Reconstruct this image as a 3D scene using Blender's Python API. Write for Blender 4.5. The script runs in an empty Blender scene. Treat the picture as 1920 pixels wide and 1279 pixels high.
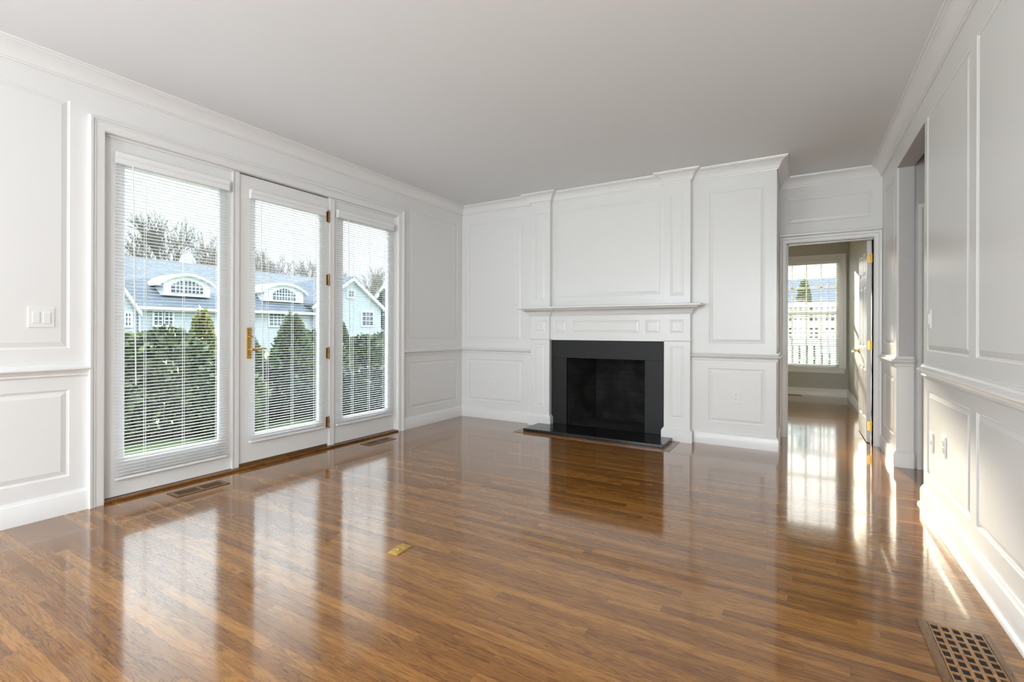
import bpy, bmesh, math, random
from mathutils import Vector, Matrix

S = bpy.context.scene
COL = S.collection
random.seed(7)

# ------------------------------------------------------------------ camera
F_PX, YH, YAW, ROLL, EYE = 903.0, 620.80, math.radians(30.7394), math.radians(0.18105), 1.115
Rv = Vector((math.cos(YAW), math.sin(YAW), 0)); Fv = Vector((-math.sin(YAW), math.cos(YAW), 0)); Zv = Vector((0, 0, 1))
cx_ = Rv * math.cos(ROLL) + Zv * math.sin(ROLL)
cy_ = -Rv * math.sin(ROLL) + Zv * math.cos(ROLL)
cz_ = -Fv
cam = bpy.data.cameras.new('camera'); camo = bpy.data.objects.new('camera', cam); COL.objects.link(camo)
cam.sensor_width = 36; cam.sensor_fit = 'HORIZONTAL'; cam.lens = F_PX / 1920 * 36
cam.shift_x = 0; cam.shift_y = -(639.5 - YH) / 1920
cam.clip_start = 0.02; cam.clip_end = 500
m = Matrix((cx_, cy_, cz_)).transposed().to_4x4(); m.translation = Vector((0, 0, EYE))
camo.matrix_world = m
S.camera = camo
S.view_settings.view_transform = 'Standard'; S.view_settings.look = 'None'
S.view_settings.exposure = 0.0; S.view_settings.gamma = 1.0; S.view_settings.use_curve_mapping = False

# ------------------------------------------------------------------ sky, sun, added fill lamps
SKY = 4.6
w = bpy.data.worlds.new('sky'); S.world = w; w.use_nodes = True
nt = w.node_tree; nt.nodes.clear()
wo = nt.nodes.new('ShaderNodeOutputWorld'); bg = nt.nodes.new('ShaderNodeBackground')
tc = nt.nodes.new('ShaderNodeTexCoord'); sx = nt.nodes.new('ShaderNodeSeparateXYZ'); rp = nt.nodes.new('ShaderNodeValToRGB')
nt.links.new(tc.outputs['Generated'], sx.inputs[0]); nt.links.new(sx.outputs['Z'], rp.inputs[0])
SUN_DIR = Vector((0.165, -1.0, -0.25)).normalized()
dp = nt.nodes.new('ShaderNodeVectorMath'); dp.operation = 'DOT_PRODUCT'; dp.inputs[1].default_value = -SUN_DIR
nt.links.new(tc.outputs['Generated'], dp.inputs[0])
mx0 = nt.nodes.new('ShaderNodeMath'); mx0.operation = 'MAXIMUM'; mx0.inputs[1].default_value = 0.0; nt.links.new(dp.outputs['Value'], mx0.inputs[0])
pw = nt.nodes.new('ShaderNodeMath'); pw.operation = 'POWER'; pw.inputs[1].default_value = 14.0; nt.links.new(mx0.outputs[0], pw.inputs[0])
sc_ = nt.nodes.new('ShaderNodeVectorMath'); sc_.operation = 'SCALE'; sc_.inputs[0].default_value = (0.7, 0.6, 0.48); nt.links.new(pw.outputs[0], sc_.inputs['Scale'])
ad = nt.nodes.new('ShaderNodeVectorMath'); ad.operation = 'ADD'; nt.links.new(rp.outputs['Color'], ad.inputs[0]); nt.links.new(sc_.outputs[0], ad.inputs[1])
nt.links.new(ad.outputs[0], bg.inputs['Color']); nt.links.new(bg.outputs[0], wo.inputs['Surface'])
e = rp.color_ramp.elements
e[0].position = 0.0; e[0].color = (0.27, 0.30, 0.325, 1)
e[1].position = 0.85; e[1].color = (1.35, 1.45, 1.55, 1)
q = e.new(0.12); q.color = (0.31, 0.335, 0.355, 1); q = e.new(0.30); q.color = (0.42, 0.45, 0.47, 1); q = e.new(0.41); q.color = (1.62, 1.74, 1.80, 1)
bg.inputs['Strength'].default_value = SKY

sun = bpy.data.lights.new('sun', 'SUN'); suno = bpy.data.objects.new('sun', sun); COL.objects.link(suno)
sun.energy = 27.0; sun.color = (1.0, 0.86, 0.66); sun.angle = math.radians(2.2)
suno.rotation_euler = SUN_DIR.to_track_quat('-Z', 'Y').to_euler()
suno.location = (-4, 20, 12)

def fill_light(name, loc, rot, sx_, sy_, power, color):
    l = bpy.data.lights.new(name, 'AREA'); o = bpy.data.objects.new(name, l); COL.objects.link(o)
    l.shape = 'RECTANGLE'; l.size = sx_; l.size_y = sy_; l.energy = power; l.color = color
    o.location = loc; o.rotation_euler = rot
    return o
# fill lamps added outside two made-up openings behind the camera to brighten the room
fill_light('rear_fill_light', (-2.75, -2.06, 1.55), (math.radians(97), 0, 0), 1.5, 1.7, 62, (0.90, 0.96, 1.0))
fill_light('rear_fill_light', (-0.45, -2.06, 1.55), (math.radians(97), 0, 0), 1.5, 1.7, 116, (0.90, 0.96, 1.0))

# ------------------------------------------------------------------ dimensions
XL, YB, XR, YD, YP = -3.815, 5.125, 0.700, 5.88, 5.06
CEIL = 2.735
YREAR = -1.8
XBR = -0.176           # right corner of the chimney breast
YF = 10.0              # far wall of the adjoining room
XFR = 0.735            # its right wall

# ------------------------------------------------------------------ material helpers
def mat(name, color=(0.8, 0.8, 0.8), rough=0.5, metal=0.0, spec=0.5, coat=0.0):
    M = bpy.data.materials.new(name); M.use_nodes = True
    b = M.node_tree.nodes['Principled BSDF']
    b.inputs['Base Color'].default_value = (*color, 1)
    b.inputs['Roughness'].default_value = rough
    b.inputs['Metallic'].default_value = metal
    b.inputs['Specular IOR Level'].default_value = spec
    b.inputs['Coat Weight'].default_value = coat
    return M, M.node_tree, b

def N(t, kind, **kw):
    n = t.nodes.new(kind)
    for k, v in kw.items():
        setattr(n, k, v)
    return n

def mth(t, op, a, b=None, c=None):
    n = t.nodes.new('ShaderNodeMath'); n.operation = op
    for i, v in enumerate((a, b, c)):
        if v is None: continue
        if isinstance(v, (int, float)): n.inputs[i].default_value = v
        else: t.links.new(v, n.inputs[i])
    return n.outputs[0]

def noise(t, vec, scale, detail=3, rough=0.55, dist=0.0):
    n = t.nodes.new('ShaderNodeTexNoise'); n.inputs['Scale'].default_value = scale
    n.inputs['Detail'].default_value = detail; n.inputs['Roughness'].default_value = rough
    n.inputs['Distortion'].default_value = dist
    if vec is not None: t.links.new(vec, n.inputs['Vector'])
    return n.outputs['Fac']

def ramp(t, fac, stops):
    n = t.nodes.new('ShaderNodeValToRGB'); el = n.color_ramp.elements
    el[0].position, el[0].color = stops[0][0], (*stops[0][1], 1)
    el[1].position, el[1].color = stops[-1][0], (*stops[-1][1], 1)
    for p_, c_ in stops[1:-1]:
        q_ = el.new(p_); q_.color = (*c_, 1)
    t.links.new(fac, n.inputs[0])
    return n.outputs['Color']

def pos(t):
    return t.nodes.new('ShaderNodeNewGeometry').outputs['Position']

def bump(t, b, h, strength, dist):
    n = t.nodes.new('ShaderNodeBump'); n.inputs['Strength'].default_value = strength
    n.inputs['Distance'].default_value = dist
    t.links.new(h, n.inputs['Height']); t.links.new(n.outputs[0], b.inputs['Normal'])

def painted(name, color, rough, bs=0.05):
    M, t, b = mat(name, color, rough)
    bump(t, b, noise(t, pos(t), 55, 2), bs, 0.002)
    return M

M = {}
M['white'] = painted('white semi gloss paint', (0.80, 0.795, 0.785), 0.30)
M['trim'] = painted('white gloss trim paint', (0.81, 0.805, 0.795), 0.27)
M['ceiling'] = painted('flat ceiling paint', (0.79, 0.80, 0.81), 0.9)
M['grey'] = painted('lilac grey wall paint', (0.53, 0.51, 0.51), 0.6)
M['sage'] = painted('grey green wall paint', (0.50, 0.505, 0.455), 0.55)
M['plastic'] = mat('white plastic', (0.82, 0.82, 0.80), 0.35)[0]
M['dark'] = mat('near black and cavity shade', (0.012, 0.010, 0.009), 0.8)[0]  # also colours in the shade of vent and socket holes
M['blind'] = mat('white aluminium slats', (0.84, 0.85, 0.85), 0.35)[0]
M['cord'] = mat('white cord', (0.80, 0.81, 0.80), 0.8)[0]
M['brass'] = mat('polished brass', (0.78, 0.50, 0.13), 0.22, 1.0)[0]
M['bronze'] = mat('dull bronze', (0.32, 0.20, 0.09), 0.38, 0.85)[0]
M['steel'] = mat('window spacer', (0.35, 0.40, 0.42), 0.5, 0.6)[0]

M['slat_wood'] = bpy.data.materials.new('white translucent wide slats'); M['slat_wood'].use_nodes = True
_t = M['slat_wood'].node_tree; _b = _t.nodes['Principled BSDF']; _b.inputs['Base Color'].default_value = (0.82, 0.80, 0.74, 1); _b.inputs['Roughness'].default_value = 0.4
_tl = _t.nodes.new('ShaderNodeBsdfTranslucent'); _tl.inputs['Color'].default_value = (0.82, 0.78, 0.68, 1); _m = _t.nodes.new('ShaderNodeMixShader'); _m.inputs[0].default_value = 0.35
_t.links.new(_b.outputs[0], _m.inputs[1]); _t.links.new(_tl.outputs[0], _m.inputs[2]); _t.links.new(_m.outputs[0], _t.nodes['Material Output'].inputs['Surface'])
def glass_mat(name, tint):
    G = bpy.data.materials.new(name); G.use_nodes = True; t = G.node_tree; t.nodes.clear()
    o = t.nodes.new('ShaderNodeOutputMaterial'); tr = t.nodes.new('ShaderNodeBsdfTransparent'); gl = t.nodes.new('ShaderNodeBsdfGlossy')
    mx = t.nodes.new('ShaderNodeMixShader'); fr = t.nodes.new('ShaderNodeFresnel'); fr.inputs['IOR'].default_value = 1.45
    ge = t.nodes.new('ShaderNodeNewGeometry')
    t.links.new(mth(t, 'ADD', 1.45, mth(t, 'MULTIPLY', ge.outputs['Backfacing'], 1 / 1.45 - 1.45)), fr.inputs['IOR'])
    tr.inputs['Color'].default_value = (*tint, 1); gl.inputs['Roughness'].default_value = 0.02
    t.links.new(fr.outputs[0], mx.inputs[0]); t.links.new(tr.outputs[0], mx.inputs[1]); t.links.new(gl.outputs[0], mx.inputs[2])
    t.links.new(mx.outputs[0], o.inputs['Surface'])
    return G
M['glass'] = glass_mat('window glass', (0.95, 0.975, 0.985))
M['crystal'] = mat('clear crystal', (0.9, 0.9, 0.88), 0.05)[0]
_b = M['crystal'].node_tree.nodes['Principled BSDF']; _b.inputs['Transmission Weight'].default_value = 0.7

def oak(name, tone=1.0, boards=True, along='X', width=0.0572, gloss=0.10):
    """stained strip oak, boards running along one world axis"""
    Mt, t, b = mat(name, (0.2, 0.09, 0.04), gloss, 0, 0.45, 0.6 if boards else 0.0)
    b.inputs['Coat Roughness'].default_value = 0.06
    s = t.nodes.new('ShaderNodeSeparateXYZ'); t.links.new(pos(t), s.inputs[0])
    U, V = (s.outputs['X'], s.outputs['Y']) if along == 'X' else (s.outputs['Y'], s.outputs['X'])
    W = s.outputs['Z']
    row = mth(t, 'FLOOR', mth(t, 'DIVIDE', V, width))
    wn = N(t, 'ShaderNodeTexWhiteNoise', noise_dimensions='1D'); t.links.new(row, wn.inputs['W'])
    rr = wn.outputs['Value']
    ln = mth(t, 'ADD', 0.75, mth(t, 'MULTIPLY', rr, 0.7))
    uo = mth(t, 'DIVIDE', mth(t, 'ADD', U, mth(t, 'MULTIPLY', rr, 37.3)), ln)
    colu = mth(t, 'FLOOR', uo)
    cmb = t.nodes.new('ShaderNodeCombineXYZ'); t.links.new(row, cmb.inputs[0]); t.links.new(colu, cmb.inputs[1])
    wn2 = N(t, 'ShaderNodeTexWhiteNoise', noise_dimensions='2D'); t.links.new(cmb.outputs[0], wn2.inputs['Vector'])
    bid = wn2.outputs['Value']
    # grain space: stretched along the board, shifted per board
    gx = t.nodes.new('ShaderNodeCombineXYZ')
    t.links.new(mth(t, 'ADD', mth(t, 'MULTIPLY', U, 1.6), mth(t, 'MULTIPLY', bid, 53.0)), gx.inputs[0])
    t.links.new(mth(t, 'ADD', mth(t, 'MULTIPLY', V, 21.0), mth(t, 'MULTIPLY', W, 21.0)), gx.inputs[1])
    t.links.new(mth(t, 'MULTIPLY', bid, 17.0), gx.inputs[2])
    n_big = noise(t, gx.outputs[0], 1.1, 4, 0.6, 0.7)
    # cathedral rings
    rings = mth(t, 'FRACT', mth(t, 'MULTIPLY', n_big, 9.0))
    rings = mth(t, 'ABSOLUTE', mth(t, 'SUBTRACT', rings, 0.5))
    rings = mth(t, 'SMOOTH_MIN', mth(t, 'MULTIPLY', rings, 4.0), 1.0, 0.3)
    # fine pores
    gp = t.nodes.new('ShaderNodeCombineXYZ')
    t.links.new(mth(t, 'ADD', mth(t, 'MULTIPLY', U, 14.0), mth(t, 'MULTIPLY', bid, 31.0)), gp.inputs[0])
    t.links.new(mth(t, 'MULTIPLY', V, 210.0), gp.inputs[1]); t.links.new(mth(t, 'MULTIPLY', W, 210.0), gp.inputs[2])
    pores = noise(t, gp.outputs[0], 1.0, 3, 0.65)
    tonev = mth(t, 'ADD', mth(t, 'MULTIPLY', bid, 0.20), mth(t, 'MULTIPLY', n_big, 0.42))
    tonev = mth(t, 'ADD', tonev, mth(t, 'MULTIPLY', pores, 0.42))
    tonev = mth(t, 'ADD', tonev, mth(t, 'MULTIPLY', rings, 0.17))
    tonev = mth(t, 'SUBTRACT', tonev, 0.08)
    k = tone
    c = ramp(t, tonev, [(0.20, (0.066 * k, 0.0230 * k, 0.0052 * k)), (0.40, (0.128 * k, 0.0485 * k, 0.0105 * k)),
                        (0.57, (0.205 * k, 0.086 * k, 0.0185 * k)), (0.84, (0.37 * k, 0.175 * k, 0.044 * k))])
    if boards:
        fv = mth(t, 'FRACT', mth(t, 'DIVIDE', V, width))
        ed = mth(t, 'MINIMUM', fv, mth(t, 'SUBTRACT', 1.0, fv))
        fu = mth(t, 'FRACT', uo)
        eu = mth(t, 'MULTIPLY', mth(t, 'MINIMUM', fu, mth(t, 'SUBTRACT', 1.0, fu)), mth(t, 'DIVIDE', ln, width))
        gap = mth(t, 'LESS_THAN', mth(t, 'MINIMUM', ed, eu), 0.011)
        mx = t.nodes.new('ShaderNodeMix'); mx.data_type = 'RGBA'
        t.links.new(mth(t, 'MULTIPLY', gap, 0.5), mx.inputs[0]); t.links.new(c, mx.inputs[6])
        mx.inputs[7].default_value = (0.035, 0.014, 0.006, 1)
        c = mx.outputs[2]
    t.links.new(c, b.inputs['Base Color'])
    rg = mth(t, 'ADD', gloss - 0.02, mth(t, 'MULTIPLY', noise(t, pos(t), 3.0, 3), 0.05))
    t.links.new(rg, b.inputs['Roughness'])
    h = mth(t, 'ADD', mth(t, 'MULTIPLY', pores, 0.35), mth(t, 'MULTIPLY', rings, 0.4))
    wv = t.nodes.new('ShaderNodeCombineXYZ')
    t.links.new(mth(t, 'MULTIPLY', U, 2.2), wv.inputs[0]); t.links.new(mth(t, 'MULTIPLY', V, 17.0), wv.inputs[1])
    h = mth(t, 'ADD', h, mth(t, 'MULTIPLY', noise(t, wv.outputs[0], 1.0, 2), 1.3))
    bump(t, b, h, 0.03, 0.0035)
    return Mt
M['floor'] = oak('stained strip oak floor', 1.18, True, 'X', 0.050)
M['oak_y'] = oak('stained oak trim along the windows', 0.8, False, 'Y', 0.4, 0.25)
M['oak_vent'] = oak('dark stained oak vent', 0.7, False, 'Y', 0.4, 0.2)
M['oak_x'] = oak('stained oak trim along the hearth', 1.0, False, 'X', 0.4, 0.2)
M['oak_grille'] = oak('stained oak grille', 1.15, False, 'Y', 0.4, 0.42)

def granite():
    Mt, t, b = mat('black honed granite', (0.02, 0.02, 0.02), 0.45, 0, 0.3)
    c = ramp(t, noise(t, pos(t), 420, 2, 0.7), [(0.35, (0.008, 0.008, 0.0083)), (0.62, (0.016, 0.016, 0.0165)), (0.8, (0.034, 0.034, 0.035))])
    t.links.new(c, b.inputs['Base Color'])
    return Mt
M['granite'] = granite()
M['hearth'] = mat('black polished granite', (0.010, 0.0105, 0.0115), 0.17)[0]

def firebrick():
    Mt, t, b = mat('sooty fire brick', (0.02, 0.02, 0.02), 0.9)
    s = t.nodes.new('ShaderNodeSeparateXYZ'); t.links.new(pos(t), s.inputs[0])
    cb = t.nodes.new('ShaderNodeCombineXYZ'); t.links.new(mth(t, 'ADD', s.outputs['X'], s.outputs['Y']), cb.inputs[0]); t.links.new(s.outputs['Z'], cb.inputs[1])
    br = t.nodes.new('ShaderNodeTexBrick'); t.links.new(cb.outputs[0], br.inputs['Vector'])
    br.inputs['Scale'].default_value = 1.0; br.inputs['Brick Width'].default_value = 0.23; br.inputs['Row Height'].default_value = 0.066
    br.inputs['Mortar Size'].default_value = 0.004
    br.inputs['Color1'].default_value = (0.022, 0.020, 0.018, 1); br.inputs['Color2'].default_value = (0.016, 0.0145, 0.0135, 1); br.inputs['Mortar'].default_value = (0.008, 0.007, 0.006, 1)
    soot = ramp(t, noise(t, pos(t), 3.2, 4, 0.6, 0.5), [(0.40, (0.14, 0.12, 0.11)), (0.60, (1, 1, 1))])
    mx = t.nodes.new('ShaderNodeMix'); mx.data_type = 'RGBA'; mx.blend_type = 'MULTIPLY'; mx.inputs[0].default_value = 1.0
    t.links.new(br.outputs['Color'], mx.inputs[6]); t.links.new(soot, mx.inputs[7]); t.links.new(mx.outputs[2], b.inputs['Base Color'])
    bump(t, b, br.outputs['Fac'], 0.5, -0.004)
    return Mt
M['firebrick'] = firebrick()

def siding():
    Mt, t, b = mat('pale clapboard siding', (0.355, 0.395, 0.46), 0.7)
    s = t.nodes.new('ShaderNodeSeparateXYZ'); t.links.new(pos(t), s.inputs[0])
    f = mth(t, 'FRACT', mth(t, 'MULTIPLY', s.outputs['Z'], 7.5)); bump(t, b, f, 0.8, 0.02)
    return Mt
M['siding'] = siding()
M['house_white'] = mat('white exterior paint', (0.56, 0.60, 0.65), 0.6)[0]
def shingle():
    Mt, t, b = mat('slate grey roof shingles', (0.12, 0.14, 0.17), 0.85)
    s = t.nodes.new('ShaderNodeSeparateXYZ'); t.links.new(pos(t), s.inputs[0])
    cb = t.nodes.new('ShaderNodeCombineXYZ'); t.links.new(s.outputs['Y'], cb.inputs[0]); t.links.new(s.outputs['Z'], cb.inputs[1])
    br = t.nodes.new('ShaderNodeTexBrick'); t.links.new(cb.outputs[0], br.inputs['Vector']); br.inputs['Scale'].default_value = 1
    br.inputs['Brick Width'].default_value = 0.5; br.inputs['Row Height'].default_value = 0.16; br.inputs['Mortar Size'].default_value = 0.012
    br.inputs['Color1'].default_value = (0.062, 0.082, 0.108, 1); br.inputs['Color2'].default_value = (0.085, 0.108, 0.138, 1); br.inputs['Mortar'].default_value = (0.045, 0.058, 0.075, 1)
    t.links.new(br.outputs['Color'], b.inputs['Base Color'])
    return Mt
M['shingle'] = shingle()
M['pane'] = mat('dark window pane', (0.05, 0.065, 0.085), 0.08)[0]
def leafmat(name, c0, c1):
    Mt, t, b = mat(name, c0, 0.55)
    g = t.nodes.new('ShaderNodeNewGeometry')
    t.links.new(ramp(t, g.outputs['Random Per Island'], [(0.0, c0), (1.0, c1)]), b.inputs['Base Color'])
    return Mt
M['leaf'] = leafmat('hedge foliage', (0.024, 0.050, 0.024), (0.13, 0.17, 0.060))
M['leaf_yellow'] = leafmat('yellow green foliage', (0.08, 0.12, 0.035), (0.26, 0.25, 0.07))
M['leaf_dark'] = leafmat('dark evergreen foliage', (0.018, 0.035, 0.022), (0.045, 0.075, 0.04))
M['bark'] = mat('grey bark', (0.14, 0.125, 0.11), 0.9)[0]
def lawn():
    Mt, t, b = mat('lawn', (0.1, 0.18, 0.06), 0.9)
    t.links.new(ramp(t, noise(t, pos(t), 9, 4, 0.7), [(0.3, (0.065, 0.10, 0.035)), (0.7, (0.13, 0.18, 0.075))]), b.inputs['Base Color'])
    return Mt
M['lawn'] = lawn()
def stone():
    Mt, t, b = mat('pale paving', (0.4, 0.4, 0.4), 0.85)
    t.links.new(ramp(t, noise(t, pos(t), 14, 4, 0.7), [(0.3, (0.30, 0.31, 0.31)), (0.7, (0.42, 0.43, 0.43))]), b.inputs['Base Color'])
    return Mt
M['stone'] = stone()

# ------------------------------------------------------------------ mesh helpers
class MB:
    def __init__(s): s.v = []; s.f = []
    def add(s, vs, fs):
        o = len(s.v); s.v += [tuple(p) for p in vs]; s.f += [tuple(i + o for i in f) for f in fs]; return s
    def boxf(s, f, u0, u1, v0, v1, n0, n1):
        vs = [f(u, v, n) for n in (n0, n1) for v in (v0, v1) for u in (u0, u1)]
        return s.add(vs, [(0, 1, 3, 2), (4, 6, 7, 5), (0, 4, 5, 1), (2, 3, 7, 6), (0, 2, 6, 4), (1, 5, 7, 3)])
    def box(s, x0, x1, y0, y1, z0, z1):
        return s.boxf(lambda a, b, c: (a, b, c), x0, x1, y0, y1, z0, z1)
    def hexa(s, bottom, top):
        return s.add(list(bottom) + list(top), [(0, 3, 2, 1), (4, 5, 6, 7)] + [(i, (i + 1) % 4, 4 + (i + 1) % 4, 4 + i) for i in range(4)])
    def prism(s, pts, vec):
        n = len(pts); v = Vector(vec)
        return s.add([Vector(p) for p in pts] + [Vector(p) + v for p in pts],
                     [tuple(range(n)), tuple(range(2 * n - 1, n - 1, -1))] + [(i, (i + 1) % n, n + (i + 1) % n, n + i) for i in range(n)])
    def tube(s, pts, radii, k=8, cap=True):
        pts = [Vector(p) for p in pts]
        if not hasattr(radii, '__len__'): radii = [radii] * len(pts)
        rings = []
        up = None
        for i, p in enumerate(pts):
            d = (pts[min(i + 1, len(pts) - 1)] - pts[max(i - 1, 0)]).normalized()
            a = d.cross(Vector((0, 0, 1)) if abs(d.z) < 0.9 else Vector((1, 0, 0))).normalized() if up is None else (up - d * up.dot(d)).normalized()
            up = a; b_ = d.cross(a)
            rings.append([p + (a * math.cos(2 * math.pi * j / k) + b_ * math.sin(2 * math.pi * j / k)) * radii[i] for j in range(k)])
        vs = [q_ for r_ in rings for q_ in r_]; fs = []
        for i in range(len(pts) - 1):
            for j in range(k):
                fs.append((i * k + j, i * k + (j + 1) % k, (i + 1) * k + (j + 1) % k, (i + 1) * k + j))
        if cap: fs += [tuple(range(k))[::-1], tuple(range((len(pts) - 1) * k, len(pts) * k))]
        return s.add(vs, fs)
    def lathe(s, c, axis, prof, k=24):
        """prof: (distance along axis, radius)"""
        c = Vector(c); a = Vector(axis).normalized()
        u = a.cross(Vector((0, 0, 1)) if abs(a.z) < 0.9 else Vector((1, 0, 0))).normalized(); w_ = a.cross(u)
        vs = []; fs = []
        for (h, r) in prof:
            vs += [c + a * h + (u * math.cos(2 * math.pi * j / k) + w_ * math.sin(2 * math.pi * j / k)) * max(r, 1e-5) for j in range(k)]
        for i in range(len(prof) - 1):
            for j in range(k): fs.append((i * k + j, i * k + (j + 1) % k, (i + 1) * k + (j + 1) % k, (i + 1) * k + j))
        fs += [tuple(range(k)), tuple(range((len(prof) - 1) * k, len(prof) * k))]
        return s.add(vs, fs)
    def sweep(s, prof, path, normal, sgn=1, i0=0, i1=None, closed=False):
        """sweep a closed profile (lateral, along normal) along a mitred polyline lying in a plane"""
        Nn = Vector(normal); P = [Vector(p) for p in path]; n = len(P)
        lat = []
        for i in range(n - 1 + (1 if closed else 0)):
            t_ = (P[(i + 1) % n] - P[i]).normalized(); lat.append(Nn.cross(t_) * sgn)
        mit = []
        for i in range(n):
            if closed: a, b_ = lat[i - 1], lat[i]
            else: a = lat[max(i - 1, 0)]; b_ = lat[min(i, n - 2)]
            mit.append((a + b_) / (1 + a.dot(b_)))
        idx = list(range(i0, (n - 1 if i1 is None else i1) + 1))
        k = len(prof); vs = []; fs = []
        for i in idx: vs += [P[i] + mit[i] * a + Nn * b_ for a, b_ in prof]
        mcount = len(idx)
        for i in range(mcount - 1 + (1 if closed else 0)):
            for j in range(k):
                a0 = i * k; b0 = ((i + 1) % mcount) * k
                fs.append((a0 + j, a0 + (j + 1) % k, b0 + (j + 1) % k, b0 + j))
        if not closed: fs += [tuple(range(k)), tuple(range((mcount - 1) * k, mcount * k))]
        return s.add(vs, fs)
    def build(s, name, material, parent=None, origin=None, smooth=None, bevel=0.0):
        me = bpy.data.meshes.new(name)
        o_ = Vector(origin) if origin is not None else Vector((0, 0, 0))
        me.from_pydata([tuple(Vector(p) - o_) for p in s.v], [], s.f)
        bm = bmesh.new(); bm.from_mesh(me); bmesh.ops.recalc_face_normals(bm, faces=bm.faces); bm.to_mesh(me); bm.free()
        me.materials.append(material)
        ob = bpy.data.objects.new(name, me); COL.objects.link(ob)
        if parent is not None:
            ob.parent = parent
            if origin is None: ob.location = -Vector(parent.location) if parent.type == 'EMPTY' else Vector((0, 0, 0))
            if parent.type != 'EMPTY' and origin is None:
                ob.location = -(Vector(parent.get('_o', (0, 0, 0))))
        elif origin is not None: ob.location = o_
        if smooth is not None:
            for p_ in me.polygons: p_.use_smooth = True
            me.set_sharp_from_angle(angle=math.radians(smooth))
        if bevel:
            md = ob.modifiers.new('bevel', 'BEVEL'); md.width = bevel; md.segments = 2; md.limit_method = 'ANGLE'; md.angle_limit = math.radians(40)
        return ob

def thing(name, label, cat, loc, group=None):
    o = bpy.data.objects.new(name, None); COL.objects.link(o); o.location = loc; o.empty_display_size = 0.1
    o['label'] = label; o['category'] = cat
    if group: o['group'] = group
    return o
def tag(o, label, cat, group=None):
    o['label'] = label; o['category'] = cat
    if group: o['group'] = group
    return o
def struct(o):
    o['kind'] = 'structure'; return o
def part(mb, name, material, parent, **k):
    """a part given in world coordinates, parented to a thing (an Empty without rotation) or to another part"""
    o = mb.build(name, material, None, **k)
    o.parent = parent
    p_ = parent; off = Vector((0, 0, 0))
    while p_ is not None:
        off += Vector(p_.location); p_ = p_.parent
    o.location = Vector(o.location) - off
    return o

fL = lambda u, v, n: (XL + n, u, v)          # left wall, n into the room
fB = lambda u, v, n: (u, YB - n, v)          # fireplace wall
fR = lambda u, v, n: (XR - n, u, v)          # right wall
fP = lambda u, v, n: (u, YP - n, v)          # pilaster face
fD = lambda u, v, n: (u, YD - n, v)          # wall with the doorway

def cells(mb, f, u0, u1, v0, v1, holes, panels, thick):
    us = sorted({u0, u1, *[h[0] for h in holes + panels], *[h[1] for h in holes + panels]})
    vs = sorted({v0, v1, *[h[2] for h in holes + panels], *[h[3] for h in holes + panels]})
    us = [u for u in us if u0 <= u <= u1]; vs = [v for v in vs if v0 <= v <= v1]
    def inside(u, v, hs): return any(h[0] < u < h[1] and h[2] < v < h[3] for h in hs)
    for j in range(len(vs) - 1):
        run = None
        for i in range(len(us) - 1):
            c = ((us[i] + us[i + 1]) / 2, (vs[j] + vs[j + 1]) / 2)
            if inside(*c, holes) or inside(*c, panels):
                if run is not None: mb.boxf(f, run, us[i], vs[j], vs[j + 1], -thick, 0); run = None
            elif run is None: run = us[i]
        if run is not None: mb.boxf(f, run, us[-1], vs[j], vs[j + 1], -thick, 0)
    for p_ in panels: mb.boxf(f, p_[0], p_[1], p_[2], p_[3], -thick, -0.018)
    return mb

PROF = [(0.0, 0.0), (0.002, -0.002), (0.006, -0.0040), (0.010, -0.0046), (0.0105, -0.0078), (0.0135, -0.0078), (0.0140, -0.0070), (0.038, -0.0016), (0.0385, -0.0006)]
def raised_panel(f, u0, u1, v0, v1, parent, k=1.0, name='raised_panel', material=None):
    mb = MB(); vs = []; fs = []
    for d, h in PROF:
        d *= k; h *= k
        vs += [f(u0 + d, v0 + d, h), f(u1 - d, v0 + d, h), f(u1 - d, v1 - d, h), f(u0 + d, v1 - d, h)]
    for i in range(len(PROF) - 1):
        for j in range(4): fs.append((i * 4 + j, i * 4 + (j + 1) % 4, i * 4 + 4 + (j + 1) % 4, i * 4 + 4 + j))
    e_ = (len(PROF) - 1) * 4; fs.append((e_, e_ + 1, e_ + 2, e_ + 3))
    mb.add(vs, fs)
    return part(mb, name, material or M['white'], parent)

# ------------------------------------------------------------------ floor, ceiling
fl = MB()
fl.box(XL - 0.05, 2.4, YREAR - 0.1, 5.94, -0.1, 0.0); fl.box(-5.1, XFR + 0.1, 5.94, YF + 0.1, -0.1, 0.0)
struct(fl.build('floor', M['floor']))
ce = MB(); ce.box(XL - 0.12, 2.4, YREAR - 0.1, 5.94, CEIL, CEIL + 0.18); ce.box(-5.1, XFR + 0.12, 5.94, YF + 0.12, CEIL, CEIL + 0.18)
struct(ce.build('ceiling', M['ceiling']))
up = MB(); up.box(-5.3, 1.4, 6.0, 10.2, CEIL + 0.18, 5.6); up.box(-5.3, -5.1, 5.94, 10.12, -0.2, CEIL + 0.18)
struct(up.build('wall_sun_block', M['siding']))  # unseen upper storey and side wall, added to block sun from the french doors

# ------------------------------------------------------------------ left wall
UZ = (1.0, 2.512); LZ = (0.224, 0.752)
left_panels = [(a, b, *z) for (a, b) in ((-1.7, -0.87), (-0.72, 0.12), (0.27, 1.143)) for z in (UZ, LZ)] + [(4.122, 5.022, *z) for z in (UZ, LZ)]
OPEN = (1.312, 3.932, -0.1, 2.378)
mb = cells(MB(), fL, YREAR, YB + 0.12, 0, CEIL, [OPEN], left_panels, 0.16)
wl = struct(mb.build('wall_left', M['white']))
for p_ in left_panels: raised_panel(fL, *p_, wl)

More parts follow.
